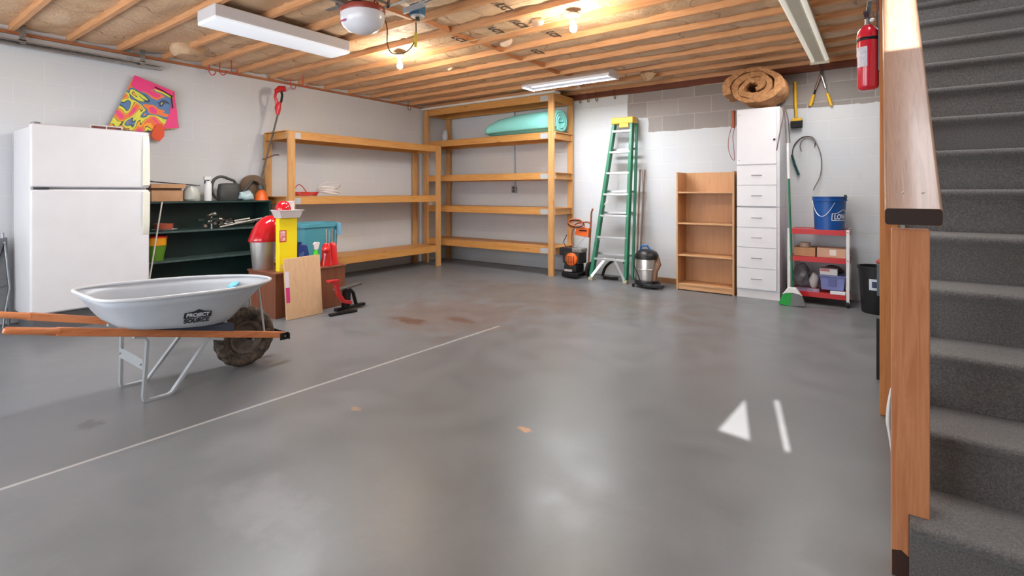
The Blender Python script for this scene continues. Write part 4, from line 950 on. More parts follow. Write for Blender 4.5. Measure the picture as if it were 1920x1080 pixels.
# board leaning on the chest
bd = thing('wooden_board', 'pale pine board leaning on the front of the brown chest', 'board', (-4.5, 2.75, 0))
pb = wood('pale_board', (232, 194, 154), (222, 176, 134), 'z', .6, .9)
MB().prism([(-4.50, 2.57, 0), (-4.50, 2.945, 0), (-4.56, 2.95, .578), (-4.56, 2.575, .570)], (.022, 0, .002)).build('panel', pb, bd, bevel=.002)
lw = mat('white_sticker', (226, 216, 226), .5); lp = mat('pink_sticker', (214, 52, 128), .5)
def on_board(t0_, t1_, z0_, z1_):
    f = lambda z: -4.50 + .0225 - .06 * z / .574
    return MB().prism([(f(z0_), t0_, z0_ + .002), (f(z0_), t1_, z0_ + .002), (f(z1_), t1_, z1_ + .002), (f(z1_), t0_, z1_ + .002)], (.001, 0, 0))
on_board(2.574, 2.612, .30, .45).build('sticker', lw, bd); on_board(2.574, 2.612, .16, .30).build('sticker', lp, bd)
# red and black clamp stand on the floor
rs = thing('floor_stand', 'red and black metal floor stand with flat grey bar, right of the pine board', 'stand', (-4.35, 3.15, 0))
o_ = Vector((-4.38, 3.10, 0))
blk = mat('black_metal', (24, 24, 27), .4, .4)
MB().bar(o_ + Vector((.08, -.20, .012)), o_ + Vector((.12, .08, .012)), .05, .02).build('foot', blk, rs, bevel=.004)
MB().bar(o_ + Vector((.03, -.10, .035)), o_ + Vector((-.01, .27, .03)), .05, .03).build('foot', blk, rs, bevel=.004)
MB().bar(o_ + Vector((.03, .02, .04)), o_ + Vector((.02, .04, .23)), .07, .06, (0, 1, 0)).build('column', blk, rs, bevel=.006)
MB().bar(o_ + Vector((.0, -.09, .222)), o_ + Vector((-.02, .22, .252)), .085, .022).build('top_bar', mat('grey_bar', (92, 88, 84), .45, .4), rs, bevel=.006)
MB().tube([o_ + Vector((0, .08, .22)), o_ + Vector((0, .13, .17)), o_ + Vector((0, .15, .1)), o_ + Vector((0, .17, .03))], .018, 8).build('brace', blk, rs)
m_ = strap([o_ + Vector((.05, -.16, .33)), o_ + Vector((.055, -.11, .30)), o_ + Vector((.06, -.09, .20)), o_ + Vector((.065, -.04, .12)), o_ + Vector((.07, .05, .09))], .05, .035); m_.build('lever', red_m, rs, bevel=.004)
MB().bar(o_ + Vector((.05, -.20, .335)), o_ + Vector((.05, -.08, .33)), .06, .02).build('lever_top', red_m, rs, bevel=.004)
# ------------------------------------------------------------------ pressure washer
pw = thing('pressure_washer', 'orange and black petrol pressure washer between the corner shelves and the ladder', 'pressure washer', (-3.4, 6.15, 0))
bp_ = PZ(1070, 522); px_, py_ = bp_.x, bp_.y + .12
def Q(x, y, z): return Vector((px_ + x, py_ + y, z))
MB().box(Q(-.13, -.16, .02), Q(.13, .14, .09)).build('base', blk, pw, bevel=.02)
MB().box(Q(-.10, -.15, .09), Q(.10, .10, .20)).build('tank', black_p, pw, bevel=.025)
MB().box(Q(-.08, -.155, .10), Q(.04, -.151, .13)).build('label', mat('silver_label', (176, 170, 166), .4), pw)
MB().box(Q(-.13, -.12, .20), Q(.13, .12, .36)).build('engine', mat('engine_dark', (46, 44, 44), .45, .3), pw, bevel=.02)
MB().box(Q(-.20, -.10, .31), Q(.0, .06, .42)).build('muffler', black_p, pw, bevel=.015)
MB().box(Q(.0, -.10, .36), Q(.16, .08, .42)).build('air_filter', mat('grey_engine', (120, 118, 114), .5), pw, bevel=.015)
ro = MB(); ro.lathe([(.09, -.0), (.088, -.03), (.07, -.045), (.03, -.05), (0.0005, -.05)], Q(.02, -.12, .27), 26, axis='y'); ro.build('starter_cover', orange_p, pw)
for a_ in range(-2, 3): MB().box(Q(.02 + a_ * .026 - .004, -.172, .27 - .05), Q(.02 + a_ * .026 + .004, -.166, .27 + .05)).build('vent', black_p, pw)
fr_ = mat('rust_frame', (150, 92, 60), .45, .3)
MB().tube([Q(-.05, .05, .35), Q(-.10, .08, .55), Q(-.06, .1, .72), Q(.0, .1, .76), Q(.15, .1, .78), Q(.2, .1, .75)], .012, 8).build('frame', fr_, pw)
MB().tube([Q(.17, .08, .1), Q(.19, .1, .6), Q(.21, .1, .92), Q(.24, .08, .97)], .013, 8).build('handle', fr_, pw)
MB().prism([Q(-.02, .02, .60), Q(.20, .02, .57), Q(.21, .02, .70), Q(.02, .02, .72)], (0, .04, 0)).build('panel', orange_p, pw, bevel=.006)
MB().box(Q(.06, .015, .655), Q(.18, .019, .675)).build('label', blk, pw)
for j in range(3):
    MB().tube([Q(.02 + .14 * math.cos(a_) * (1 - .1 * j), .0 - .01 * j, .74 + .05 * math.sin(a_) + .02 * j) for a_ in [2 * math.pi * k / 20 for k in range(20)]], .008, 7, closed=True).build('hose', [mat('hose_orange', (196, 110, 70), .5), blk, mat('hose_orange', 0)][j], pw)
MB().tube([Q(-.1, -.05, .6), Q(-.14, -.08, .5), Q(-.06, -.1, .38)], .006, 7).build('cable', blk, pw)
MB().bar(Q(.02, -.02, .42), Q(.2, .02, .62), .008, .008).build('spray_wand', galv, pw)
for s_ in (-.16, .17):
    MB().lathe([(.0, -.025), (.09, -.025), (.11, -.015), (.11, .015), (.09, .025), (0, .025)], Q(s_, .12, .11), 24, axis='x').build('wheel', black_r, pw)
# ------------------------------------------------------------------ step ladder, closed, leaning on the wall
ld = thing('step_ladder', 'tall closed green fibreglass step ladder leaning on the back wall', 'ladder', (-2.95, 6.4, 0))
gl = mat('ladder_green', (28, 122, 88), .4, var=(22, 104, 74), scale=8)
BL, BR, TL_, TR_ = Vector((-3.20, 6.25, 0)), Vector((-2.70, 6.25, 0)), Vector((-3.015, 6.60, 2.20)), Vector((-2.76, 6.60, 2.20))
upn = Vector((0, 1, -.16))
def channel(a_, b_, w=.042, h=.08, name='side_rail', mm=gl):
    MB().bar(a_, b_, w, h, (0, 1, 0)).build(name, mm, ld, bevel=.004)
channel(BL + Vector((0, 0, .02)), TL_); channel(BR + Vector((0, 0, .02)), TR_)
off = Vector((0, .085, 0))
channel(BL + off + Vector((-.06, .0, .05)), TL_ + off * .9 + Vector((-.04, 0, -.04)), .026, .05, 'rear_rail'); channel(BR + off + Vector((.06, .0, .05)), TR_ + off * .9 + Vector((.04, 0, -.04)), .026, .05, 'rear_rail')
for k in range(7):
    f = (.30 * (k + 1)) / 2.25; a_, b_ = BL.lerp(TL_, f), BR.lerp(TR_, f)
    MB().bar(a_, b_, .085, .028, (0, 0, 1)).build('step', alum, ld, bevel=.003)
    if k in (0, 2, 3, 5):
        zz = -.07 if k else .03
        MB().bar(a_ + off + Vector((-.04, .01, .055 + zz * .2)), b_ + off + Vector((.04, .01, .055 + zz * .2)), .02, .03).build('rear_brace', alum, ld, bevel=.002)
for sg, a_, b_ in ((1, BL, TL_), (-1, BR, TR_)):
    p_ = a_.lerp(b_, .14)
    MB().bar(a_ + Vector((.01 * sg, -.035, .05)), p_ + Vector((.17 * sg, -.03, .0)), .034, .006, (0, 1, 0)).build('brace', alum, ld)
    MB().bar(a_ + Vector((-.03 * sg, .10, .06)), p_ + Vector((.14 * sg, .07, -.01)), .032, .006, (0, 1, 0)).build('brace', alum, ld)
    for f in (.49, .27):
        p_ = a_.lerp(b_, f)
        MB().bar(p_ + Vector((.0, -.02, -.06)), p_ + Vector((.06 * sg, .02, .0)), .015, .005, (0, 1, 0)).build('brace', alum, ld)
    MB().box(a_ + Vector((-.03, -.05, 0)), a_ + Vector((.03, .05, .045))).build('foot', mat('ladder_foot', (176, 172, 150), .5), ld, bevel=.006)
capm = MB(); capm.box(TL_ + Vector((-.035, -.06, -.045)), TR_ + Vector((.035, .12, .045))); capm.build('top_cap', mat('ladder_yellow', (226, 178, 40), .4), ld, bevel=.012)
MB().box(TL_ + Vector((.09, -.062, -.10)), TR_ + Vector((-.03, -.055, -.04))).build('cap_label', mat('ladder_yellow', 0), ld, bevel=.003)
# sticks behind the ladder
for q, (xb, xt, yt, lab) in enumerate(((1193, 1200, 318, 'thin brown wooden stick leaning on the wall just right of the ladder'), (1198, 1209, 318, 'second brown stick, further right from the ladder'))):
    b_, t_ = PT(xb, 500, 6.62), PT(xt, yt, 6.74); b_.z = 0.001
    tag(MB().cyl(b_, t_, .013, .012).build('wooden_stick', mat('stick_brown', (142, 118, 104), .7)), lab, 'stick', 'sticks beside the ladder')
# hand truck wheel behind ladder base
rw = thing('hose_reel', 'black coiled hose on the floor behind the foot of the ladder', 'hose', (-2.98, 6.55, 0))
MB().tube([(-3.16, 6.50, .02), (-3.12, 6.52, .15), (-3.02, 6.55, .24), (-2.92, 6.55, .25), (-2.84, 6.53, .2)], .02, 9).build('hose', black_r, rw)
MB().tube([(-3.1, 6.42, .022), (-2.98, 6.40, .022), (-2.9, 6.45, .022)], .02, 9).build('hose', black_r, rw)
# ------------------------------------------------------------------ shop vacuum
vb = PZ(1205, 541); vx, vy = vb.x, vb.y + .14
vc = thing('shop_vacuum', 'stainless steel shop vacuum with black head on casters, right of the ladder', 'vacuum', (vx, vy, 0))
def V_(x, y, z): return Vector((vx + x, vy + y, z))
MB().lathe([(.15, .035), (.155, .05), (.155, .085), (.148, .095), (0, .095)], (vx, vy, 0), 30).build('base', black_p, vc)
MB().lathe([(.128, .09), (.13, .10), (.13, .36), (.128, .365), (0, .365)], (vx, vy, 0), 36).build('drum', steel, vc)
MB().lathe([(.1305, .22), (.134, .225), (.134, .235), (.1305, .24)], (vx, vy, 0), 36).build('drum_band', steel, vc)
MB().lathe([(.14, .36), (.148, .37), (.146, .41), (.12, .45), (.07, .475), (0, .48)], (vx, vy, 0), 32).build('motor_head', black_p, vc)
MB().tube([V_(-.08, -.02, .46), V_(-.06, -.03, .52), V_(.02, -.04, .53), V_(.06, -.02, .46)], .013, 9).build('handle', mat('blue_handle', (40, 104, 170), .4), vc)
MB().tube([V_(-.10, -.09, .40), V_(-.12, -.14, .30), V_(-.06, -.17, .20), V_(-.02, -.16, .09), V_(.06, -.19, .045)], .006, 8).build('cord', black_r, vc)
MB().tube([V_(.14, .0, .38), V_(.18, -.04, .30), V_(.15, -.08, .22), V_(.14, -.1, .1)], .022, 12).build('hose', mat('copper_hose', (110, 74, 50), .5), vc)
MB().prism([V_(.02, -.19, .02), V_(.26, -.12, .02), V_(.25, -.06, .02), V_(.10, -.07, .02)], (0, 0, .045)).build('floor_nozzle', black_p, vc, bevel=.012)
for x_, y_ in ((-.14, -.1), (.13, -.11), (-.12, .12), (.12, .12)):
    MB().ball(V_(x_, y_, .024), .024, .8, 1, 1).build('caster', black_r, vc)
# ------------------------------------------------------------------ bookcase
bc = thing('bookcase', 'open honey-coloured wooden bookcase with four bays against the back wall', 'bookcase', (-1.69, 6.4, 0))
bw_z = wood('bookcase_z', (212, 162, 114), (200, 146, 98), 'z', .45, .6, knots=False); bw_x = wood('bookcase_x', (216, 168, 120), (202, 148, 102), 'x', .45, .6, knots=False)
x0, x1, y0, y1 = -2.03, -1.36, 6.23, 6.55
for x_ in (x0, x1 - .02): MB().box((x_, y0, 0), (x_ + .02, y1, 1.45)).build('side_panel', bw_z, bc, bevel=.002)
MB().box((x0 + .02, y1 - .012, .06), (x1 - .02, y1 - .004, 1.45)).build('back_panel', bw_z, bc, smooth=False)
for z_ in (1.21, .83, .44, .085): MB().box((x0 + .02, y0 + .004, z_ - .02), (x1 - .02, y1 - .012, z_)).build('shelf_board', bw_x, bc, bevel=.002)
MB().box((x0 + .02, y0 + .01, .012), (x1 - .02, y0 + .022, .065)).build('kick_board', bw_x, bc)
# ------------------------------------------------------------------ white cabinets
def frontbox(x0_, x1_, z0_, z1_, y_): return MB().box((x0_, y_ - .018, z0_), (x1_, y_, z1_))
cx0, cx1, cy0, cy1 = -1.335, -.892, 6.25, 6.70
cabm = mat('white_laminate', (222, 221, 226), .4)
lowc = thing('drawer_cabinet', 'lower white laminate cabinet with four drawers, right of the bookcase', 'cabinet', (-1.11, 6.47, 0))
MB().box((cx0, cy0, .09), (cx1, cy1, 1.033)).build('body', cabm, lowc, bevel=.002)
MB().box((cx0, cy0 + .01, 0), (cx1, cy1, .09)).build('plinth', cabm, lowc)
pull = mat('grey_pull', (150, 150, 152), .35, .7)
def drawer(T, z0_, z1_):
    d_ = frontbox(cx0 + .004, cx1 - .028, z0_, z1_, cy0 - .001).build('drawer', cabm, T, bevel=.002)
    zc2 = (z0_ + z1_) / 2 + .0; xm = (cx0 + cx1) / 2 - .01
    MB().tube([(xm - .05, cy0 - .018, zc2), (xm - .045, cy0 - .036, zc2), (xm, cy0 - .04, zc2), (xm + .045, cy0 - .036, zc2), (xm + .05, cy0 - .018, zc2)], .0045, 8).build('handle', pull, d_)
for z0_, z1_ in ((.805, 1.022), (.578, .80), (.343, .573), (.105, .338)): drawer(lowc, z0_, z1_)
upc = thing('wall_cabinet', 'upper white cabinet with a plain door over two drawers, stacked on the drawer cabinet', 'cabinet', (-1.11, 6.47, 1.04))
MB().box((cx0, cy0, 1.037), (cx1, cy1, 2.155)).build('body', cabm, upc, bevel=.002)
for z0_, z1_ in ((1.285, 1.505), (1.048, 1.28)): drawer(upc, z0_, z1_)
dr = frontbox(cx0 + .004, cx1 - .028, 1.52, 2.148, cy0 - .001).build('door', cabm, upc, bevel=.002)
for z_ in (2.09, 1.57): MB().ball((cx0 + .03, cy0 - .02, z_), .006).build('screw_cap', mat('dull_cap', (170, 168, 172), .4), dr)
MB().ball((cx1 - .05, cy0 - .026, 1.79), .011).build('knob', blk, dr)
# roll of brown insulation on the cabinet
ir, n, b = nt('brown_fibreglass'); v = mapped(n, (1, 1, 1)); f = noise_n(n, v, 28, 8, .75)
n.links.new(ramp(n, f, [(.3, (160, 108, 68)), (.5, (202, 146, 98)), (.7, (226, 176, 128))]), b.inputs['Base Color']); b.inputs['Roughness'].default_value = .95; bump(n, b, f, 1.0, .02)
rl_ = thing('insulation_roll', 'big unfaced brown fibreglass insulation roll on top of the white cabinet', 'insulation', (-1.15, 6.4, 2.157))
mb = MB(); N_ = 150; yy0, yy1 = 6.16, 6.70; prof_o, prof_i = [], []
for i in range(N_):
    f_ = i / (N_ - 1); a_ = -1.3 + f_ * 2 * math.pi * 2.75; rad = .05 + .20 * f_
    th = .041 * (.9 + .2 * math.sin(a_ * 1.7))
    for lst, rr_ in ((prof_o, rad + th), (prof_i, rad - th)):
        x_ = -1.14 + 1.18 * rr_ * math.cos(a_); z_ = 2.157 + .235 + .83 * rr_ * math.sin(a_)
        lst.append((x_, max(z_, 2.159 + (.0 if lst is prof_o else .05))))
GV = []
for ky in range(9):
    y_ = yy0 + (yy1 - yy0) * ky / 8; en = (.82 if ky in (0, 8) else 1)
    ro_, ri_ = [], []
    for (ox, oz), (ix, iz) in zip(prof_o, prof_i):
        mx_, mz_ = (ox + ix) / 2, (oz + iz) / 2
        nz_ = noise.noise_vector(Vector((ox * 9, y_ * 9, oz * 9))) * .022
        ro_.append(mb.bm.verts.new((mx_ + (ox - mx_) * en + nz_.x, y_ + nz_.y, max(2.158, mz_ + (oz - mz_) * en + nz_.z))))
        ri_.append(mb.bm.verts.new((mx_ + (ix - mx_) * en + nz_.x, y_ + nz_.y, max(2.158, mz_ + (iz - mz_) * en + nz_.z))))
    GV.append((ro_, ri_))
for (a1_, a2_), (b1_, b2_) in zip(GV, GV[1:]):
    for i in range(N_ - 1):
        mb.bm.faces.new((a1_[i], a1_[i + 1], b1_[i + 1], b1_[i])); mb.bm.faces.new((a2_[i], b2_[i], b2_[i + 1], a2_[i + 1]))
    for i in (0, N_ - 1): mb.bm.faces.new((a1_[i], b1_[i], b2_[i], a2_[i]))
for (a1_, a2_) in (GV[0], GV[-1]):
    for i in range(N_ - 1): mb.bm.faces.new((a1_[i], a2_[i], a2_[i + 1], a1_[i + 1]))
mb.build('roll', ir, rl_, angle=70)
# red cord loop and orange box left of the cabinet
tag(MB().tube([PT(x, y, 6.66) for x, y in ((1378, 212), (1371, 240), (1366, 262), (1366, 280), (1371, 295), (1377, 300), (1376, 280), (1374, 255), (1378, 238))], .004, 7).build('red_cord', mat('dull_red_cord', (150, 60, 66), .6)), 'thin red cord loop hanging left of the white cabinet', 'cord')
tag(MB().box(PT(1372, 207, 6.60), PT(1379, 240, 6.68)).build('small_box', mat('rust_box', (178, 92, 56), .6), bevel=.002), 'small rust-brown box on the wall at the left edge of the white cabinet', 'box')
# leashes hanging down the right side of the cabinet
for q, (pts, lab) in enumerate((([(1466, 200), (1469, 215), (1463, 245), (1458, 272), (1456, 282)], 'dark leash cord hanging across the corner of the white cabinet'), ([(1470, 203), (1473, 235), (1474, 262), (1477, 285), (1480, 288)], 'dark leash cord with clip hanging down the side of the white cabinet'), ([(1473, 205), (1478, 225), (1480, 250), (1481, 268)], 'short dark cord hanging rearmost beside the white cabinet'))):
    P = [PT(x, y, 6.22 + q * .12) for x, y in pts]
    for p_ in P: p_.x = max(p_.x, -.884) if q else p_.x
    tag(MB().tube(P, .006, 7).build('leash', mat('leash_brown', (112, 92, 88), .6)), lab, 'leash', 'leashes on the cabinet')
# ------------------------------------------------------------------ tools on the back wall
yw = TB - .03
br_ = thing('push_brush', 'black bristle brush with a yellow handle hung on the back wall beside the cabinet', 'brush', tuple(PT(1492, 230, yw)))
MB().tube([PT(1491, 153, yw), PT(1491.5, 185, yw), PT(1493, 220, yw)], [.014, .018, .015], 10).build('handle', yellow_p, br_)
MB().box(PT(1483, 222, yw - .05), PT(1504, 227, yw)).build('block', yellow_p, br_, bevel=.004)
MB().box(PT(1482, 226, yw - .05), PT(1505, 240, yw)).jitter(.004, 30).build('bristles', black_r, br_, bevel=.01)
lp_ = thing('lopping_shears', 'open lopping shears with yellow grips hung high on the back wall', 'shears', tuple(PT(1538, 160, yw)))
rust = mat('worn_steel', (142, 116, 104), .45, .6)
for a_, m1, m2, b_ in (((1532, 113), (1540, 140), (1548, 165), (1559, 198)), ((1548, 113), (1539, 140), (1529, 168), (1519, 199))):
    MB().tube([PT(*a_, yw), PT((a_[0] + m1[0]) / 2 + (2 if a_[0] < 1540 else -2), 126, yw), PT(*m1, yw)], [.008, .024, .018], 8, flat=.4).build('blade', rust, lp_)
    MB().cyl(PT(*m1, yw - .004), PT(*m2, yw), .014).build('shank', rust if a_[0] > 1540 else alum, lp_)
    MB().tube([PT(m2[0], m2[1], yw), PT((m2[0] + b_[0]) / 2, (m2[1] + b_[1]) / 2, yw), PT(*b_, yw)], [.009, .011, .011], 8).build('arm', blk if a_[0] > 1540 else alum, lp_)
    MB().tube([PT(m2[0] + (b_[0] - m2[0]) * .3, m2[1] + (b_[1] - m2[1]) * .3, yw), PT(m2[0] + (b_[0] - m2[0]) * .7, m2[1] + (b_[1] - m2[1]) * .7, yw), PT(*b_, yw)], [.015, .02, .018], 10).build('grip', yellow_p, lp_)
MB().ball(PT(1539.5, 141, yw - .015), .010).build('pivot', alum, lp_)
hs = thing('pruning_saw', 'curved pruning saw with a dark green handle hung on the back wall above the cart', 'saw', tuple(PT(1492, 310, yw)))
MB().tube([PT(1485, 290, yw), PT(1490, 308, yw), PT(1498, 328, yw)], [.02, .022, .02], 10, flat=.6).build('handle', mat('saw_green', (22, 80, 70), .5), hs)
MB().tube([PT(x, y, yw) for x, y in ((1486, 290), (1487, 278), (1492, 268), (1502, 259), (1513, 256), (1523, 258), (1529, 266), (1527, 276))], [.010, .011, .013, .015, .016, .016, .014, .006], 8, flat=.5).build('blade', mat('dark_blade', (98, 78, 72), .5, .3), hs)
wr = thing('wire_hook', 'long bent grey wire hanging from the saw down into the blue bucket', 'wire', tuple(PT(1530, 310, yw)))
MB().tube([PT(x, y, yw - .04) for x, y in ((1503, 284), (1500, 274), (1505, 263), (1516, 258), (1527, 263), (1535, 278), (1540, 296), (1540, 318), (1536, 335), (1528, 350), (1525, 357))], .006, 8).build('wire', mat('grey_wire', (128, 122, 120), .45, .4), wr)
# ------------------------------------------------------------------ broom
bro = thing('broom', 'green and white broom standing bristles down in front of the red cart', 'broom', (-.78, 6.08, 0))
yb_ = 6.05
T_ = PT(1477, 268, 6.15)
MB().cyl(PT(1485.5, 538, yb_), PT(1479, 335, 6.14), .011).build('handle', mat('broom_green', (24, 104, 70), .4), bro)
MB().cyl(PT(1479, 335, 6.14), T_, .0125).build('grip', white_p, bro)
hb_ = PT(1485.5, 538, yb_)
mb = MB(); w1, w2 = .035, .10; cxb = hb_.x - .0
mb.prism([(cxb - w1, yb_ - .025, .20), (cxb + w1, yb_ - .025, .20), (cxb + .095, yb_ - .025, .115), (cxb + .06, yb_ - .025, .13), (cxb, yb_ - .025, .14), (cxb - .06, yb_ - .025, .13), (cxb - .095, yb_ - .025, .115)], (0, .05, 0)); mb.build('head', white_p, bro, bevel=.008)
MB().prism([(cxb - .085, yb_ - .02, .125), (cxb - .0, yb_ - .02, .14), (cxb - .02, yb_ - .02, .0), (cxb - .13, yb_ - .02, .012)], (0, .04, 0)).build('bristles', mat('green_bristle', (40, 160, 70), .8, bmp=.6, bscale=120, stretch=(6, 6, 1)), bro)
MB().prism([(cxb + .001, yb_ - .02, .14), (cxb + .09, yb_ - .02, .12), (cxb + .125, yb_ - .02, .015), (cxb - .019, yb_ - .02, .0)], (0, .04, 0)).build('bristles', mat('grey_bristle', (112, 116, 116), .8, bmp=.6, bscale=120, stretch=(6, 6, 1)), bro)
# ------------------------------------------------------------------ cart
ct = thing('utility_cart', 'red and white three-deck utility cart on casters by the back wall', 'cart', (-.54, 6.45, 0))
ax0, ax1, ay0, ay1 = -.82, -.25, 6.27, 6.62
for x_ in (ax0, ax1 - .03):
    for y_ in (ay0, ay1 - .03):
        MB().box((x_, y_, .07), (x_ + .03, y_ + .03, .81)).build('leg', white_p, ct, bevel=.002)
        ca_ = MB().lathe([(0, -.012), (.028, -.012), (.03, -.008), (.03, .008), (.028, .012), (0, .012)], (x_ + .015, y_ + .015, .031), 18, axis='x').build('caster', black_r, ct)
        MB().box((x_ + .004, y_ + .003, .04), (x_ + .03, y_ + .027, .07)).build('fork', alum, ca_)
for z_ in (.80, .505, .13):
    m_ = MB(); m_.box((ax0 + .005, ay0 + .005, z_ - .006), (ax1 - .005, ay1 - .005, z_)); m_.build('deck', red_m, ct)
    for y_ in (ay0 - .003, ay1 - .002): MB().box((ax0 + .025, y_, z_ - .05), (ax1 - .03, y_ + .005, z_ + .004)).build('apron', red_m, ct, bevel=.001)
    for x_ in (ax0 - .003, ax1 - .002): MB().box((x_, ay0 + .03, z_ - .05), (x_ + .005, ay1 - .03, z_ + .004)).build('apron', red_m, ct, bevel=.001)
for z_ in (.785, .49): MB().ball((ax1 - .015, ay0 - .001, z_), .006).build('bolt', red_m, ct)
# bucket
bk_ = thing('bucket', 'blue plastic bucket with wire handle on top of the red cart', 'bucket', (-.44, 6.44, .8))
bc0 = Vector((PT(1555, 425, 6.44).x, 6.44, .8005)); blu = mat('bucket_blue', (14, 78, 152), .35, coat=.1)
HB = .355; rb, rt = .138, .158
MB().lathe([(rb, 0), (rb, .004), (rt - .004, HB - .05), (rt + .006, HB - .048), (rt + .007, HB - .035), (rt, HB - .03), (rt + .002, HB - .008), (rt + .010, HB - .006), (rt + .010, HB), (rt - .006, HB), (rb - .006, .008), (0, .008)], bc0, 48).build('body', blu, bk_)
def wrapper(z0_, a0_):
    def f(c):
        z_ = z0_ + c.y; r_ = rb + (rt - rb) * z_ / HB + .0015 + c.z; a_ = a0_ + c.x / r_
        return Vector((bc0.x + r_ * math.cos(a_), bc0.y + r_ * math.sin(a_), bc0.z + z_))
    return f
a_face = math.atan2(-bc0.y, -bc0.x) + .52
def wrapbar(pts, z0_, a0_, w=.006):
    m_ = MB(); f = wrapper(z0_, a0_)
    for (xa, ya), (xb2, yb2) in zip(pts, pts[1:]):
        nseg = max(1, int(math.hypot(xb2 - xa, yb2 - ya) / .012))
        for i in range(nseg):
            xa_, ya_ = xa + (xb2 - xa) * i / nseg, ya + (yb2 - ya) * i / nseg; xc_, yc_ = xa + (xb2 - xa) * (i + 1) / nseg, ya + (yb2 - ya) * (i + 1) / nseg
            dx, dy = xc_ - xa_, yc_ - ya_; L_ = math.hypot(dx, dy); nx_, ny_ = -dy / L_ * w / 2, dx / L_ * w / 2
            m_.add([f(Vector((a1_, b1_, .0004))) for a1_, b1_ in ((xa_ + nx_, ya_ + ny_), (xa_ - nx_, ya_ - ny_), (xc_ - nx_, yc_ - ny_), (xc_ + nx_, yc_ + ny_))], [(0, 1, 2, 3)])
    return m_
wlog = mat('logo_white', (232, 234, 238), .5)
wrapbar([(-.115, -.04), (.115, -.04), (.115, .03), (.07, .035), (0, .075), (-.07, .035), (-.115, .03), (-.115, -.04)], .145, a_face + .42).build('emblem', wlog, bk_, smooth=False)
text_mb("LOWE'S", .075, None, .0004, wrap=wrapper(.14, a_face + .42), bold=.0015, sx=.72).build('lettering', wlog, bk_, smooth=False)
MB().tube([bc0 + Vector(((rt + .008) * math.cos(a_), (rt + .008) * math.sin(a_), HB - .04 - .17 * math.sin(q_))) for a_, q_ in [(-2.75 + 1.55 * k / 14, math.pi * k / 14 * .96) for k in range(15)]], .0028, 7).build('handle', alum, bk_)
MB().box(bc0 + Vector((.135, -.07, HB - .035)), bc0 + Vector((.16, -.03, HB + .02))).build('handle_ear', mat('dark_ear', (20, 56, 60), .5), bk_, bevel=.004)
# cart contents
tag(MB().box((-.765, 6.33, .506), (-.56, 6.55, .60)).build('cardboard_box', card, bevel=.003), 'plain cardboard box, left of two on the middle deck of the cart', 'box', 'boxes on the cart')
b2_ = thing('cardboard_box', 'cardboard box with a pale label, right of two on the middle deck of the cart', 'box', (-.4, 6.4, .506))
MB().box((-.545, 6.33, .506), (-.285, 6.55, .605)).build('body', mat('tan_card', (196, 160, 136), .8), b2_, bevel=.003)
MB().box((-.43, 6.3285, .53), (-.37, 6.330, .59)).build('label', mat('worn_label', (226, 220, 212), .7), b2_)
tag(MB().lathe([(.05, 0), (.055, .004), (.055, .045), (.05, .05), (0, .05)], (-.665, 6.42, .601), 24).build('round_tin', mat('taupe_tin', (176, 154, 144), .5)), 'round taupe tin on top of the left cardboard box on the cart', 'tin')
pb_ = thing('storage_bin', 'blue-violet plastic bin on the bottom deck of the cart', 'bin', (-.4, 6.4, .131))
vio = mat('violet_plastic', (112, 120, 176), .45)
m_ = MB(); m_.prism([(-.505, 6.33, .160), (-.305, 6.33, .160), (-.29, 6.33, .30), (-.515, 6.33, .30)], (0, .24, 0)); m_.build('body', vio, pb_, bevel=.006)
MB().box((-.525, 6.32, .30), (-.28, 6.58, .315)).build('rim', vio, pb_, bevel=.004)
MB().box((-.44, 6.322, .205), (-.37, 6.329, .28)).build('handle', mat('violet_dark', (92, 98, 150), .5), pb_, bevel=.003)
wbx = thing('white_box', 'white carton standing on the violet bin on the cart', 'box', (-.45, 6.4, .316))
MB().box((-.52, 6.35, .317), (-.36, 6.50, .385)).build('body', white_p, wbx, bevel=.002)
MB().box((-.515, 6.3488, .355), (-.43, 6.3499, .38)).build('label', mat('pink_print', (206, 120, 130), .5), wbx)
tag(MB().ball((-.40, 6.5, .36), .07, 1.3, .6, .7).jitter(.02, 12).build('dark_bundle', mat('maroon_cloth', (84, 52, 56), .8)), 'dark maroon bundle behind the white carton on the cart', 'bundle')
tag(MB().ball((-.70, 6.47, .14 + .13), .11, .8, .8, 1.15, 20, 14).jitter(.05, 9).build('plastic_bag', mat('grey_film', (150, 146, 150), .2, alpha=.85, var=(96, 92, 98), scale=12)), 'crumpled grey plastic bag at the left of the cart bottom deck', 'bag')
tag(MB().ball((-.585, 6.47, .14 + .09), .07, .6, .8, 1.3, 18, 12).jitter(.02, 12).build('white_bag', mat('off_white_bag', (206, 200, 196), .4)), 'off-white bag between the grey bag and the violet bin', 'bag')
for q, (cl, lab) in enumerate((((120, 96, 150), 'violet magazine lowest in the pile on the cart bottom deck'), ((90, 84, 120), 'dark violet magazine on top of the pile on the cart bottom deck'))):
    tag(MB().box((-.74, 6.285, .131 + .012 * q), (-.52, 6.40, .142 + .012 * q)).build('magazine', mat('mag%d' % q, cl, .4, var=(180, 150, 170), scale=20)), lab, 'magazine', 'magazines on the cart')
tag(MB().box((-.42, 6.262, .131), (-.285, 6.325, .158)).build('white_carton', white_p, bevel=.002), 'flat white carton at the right front of the cart bottom deck', 'box')
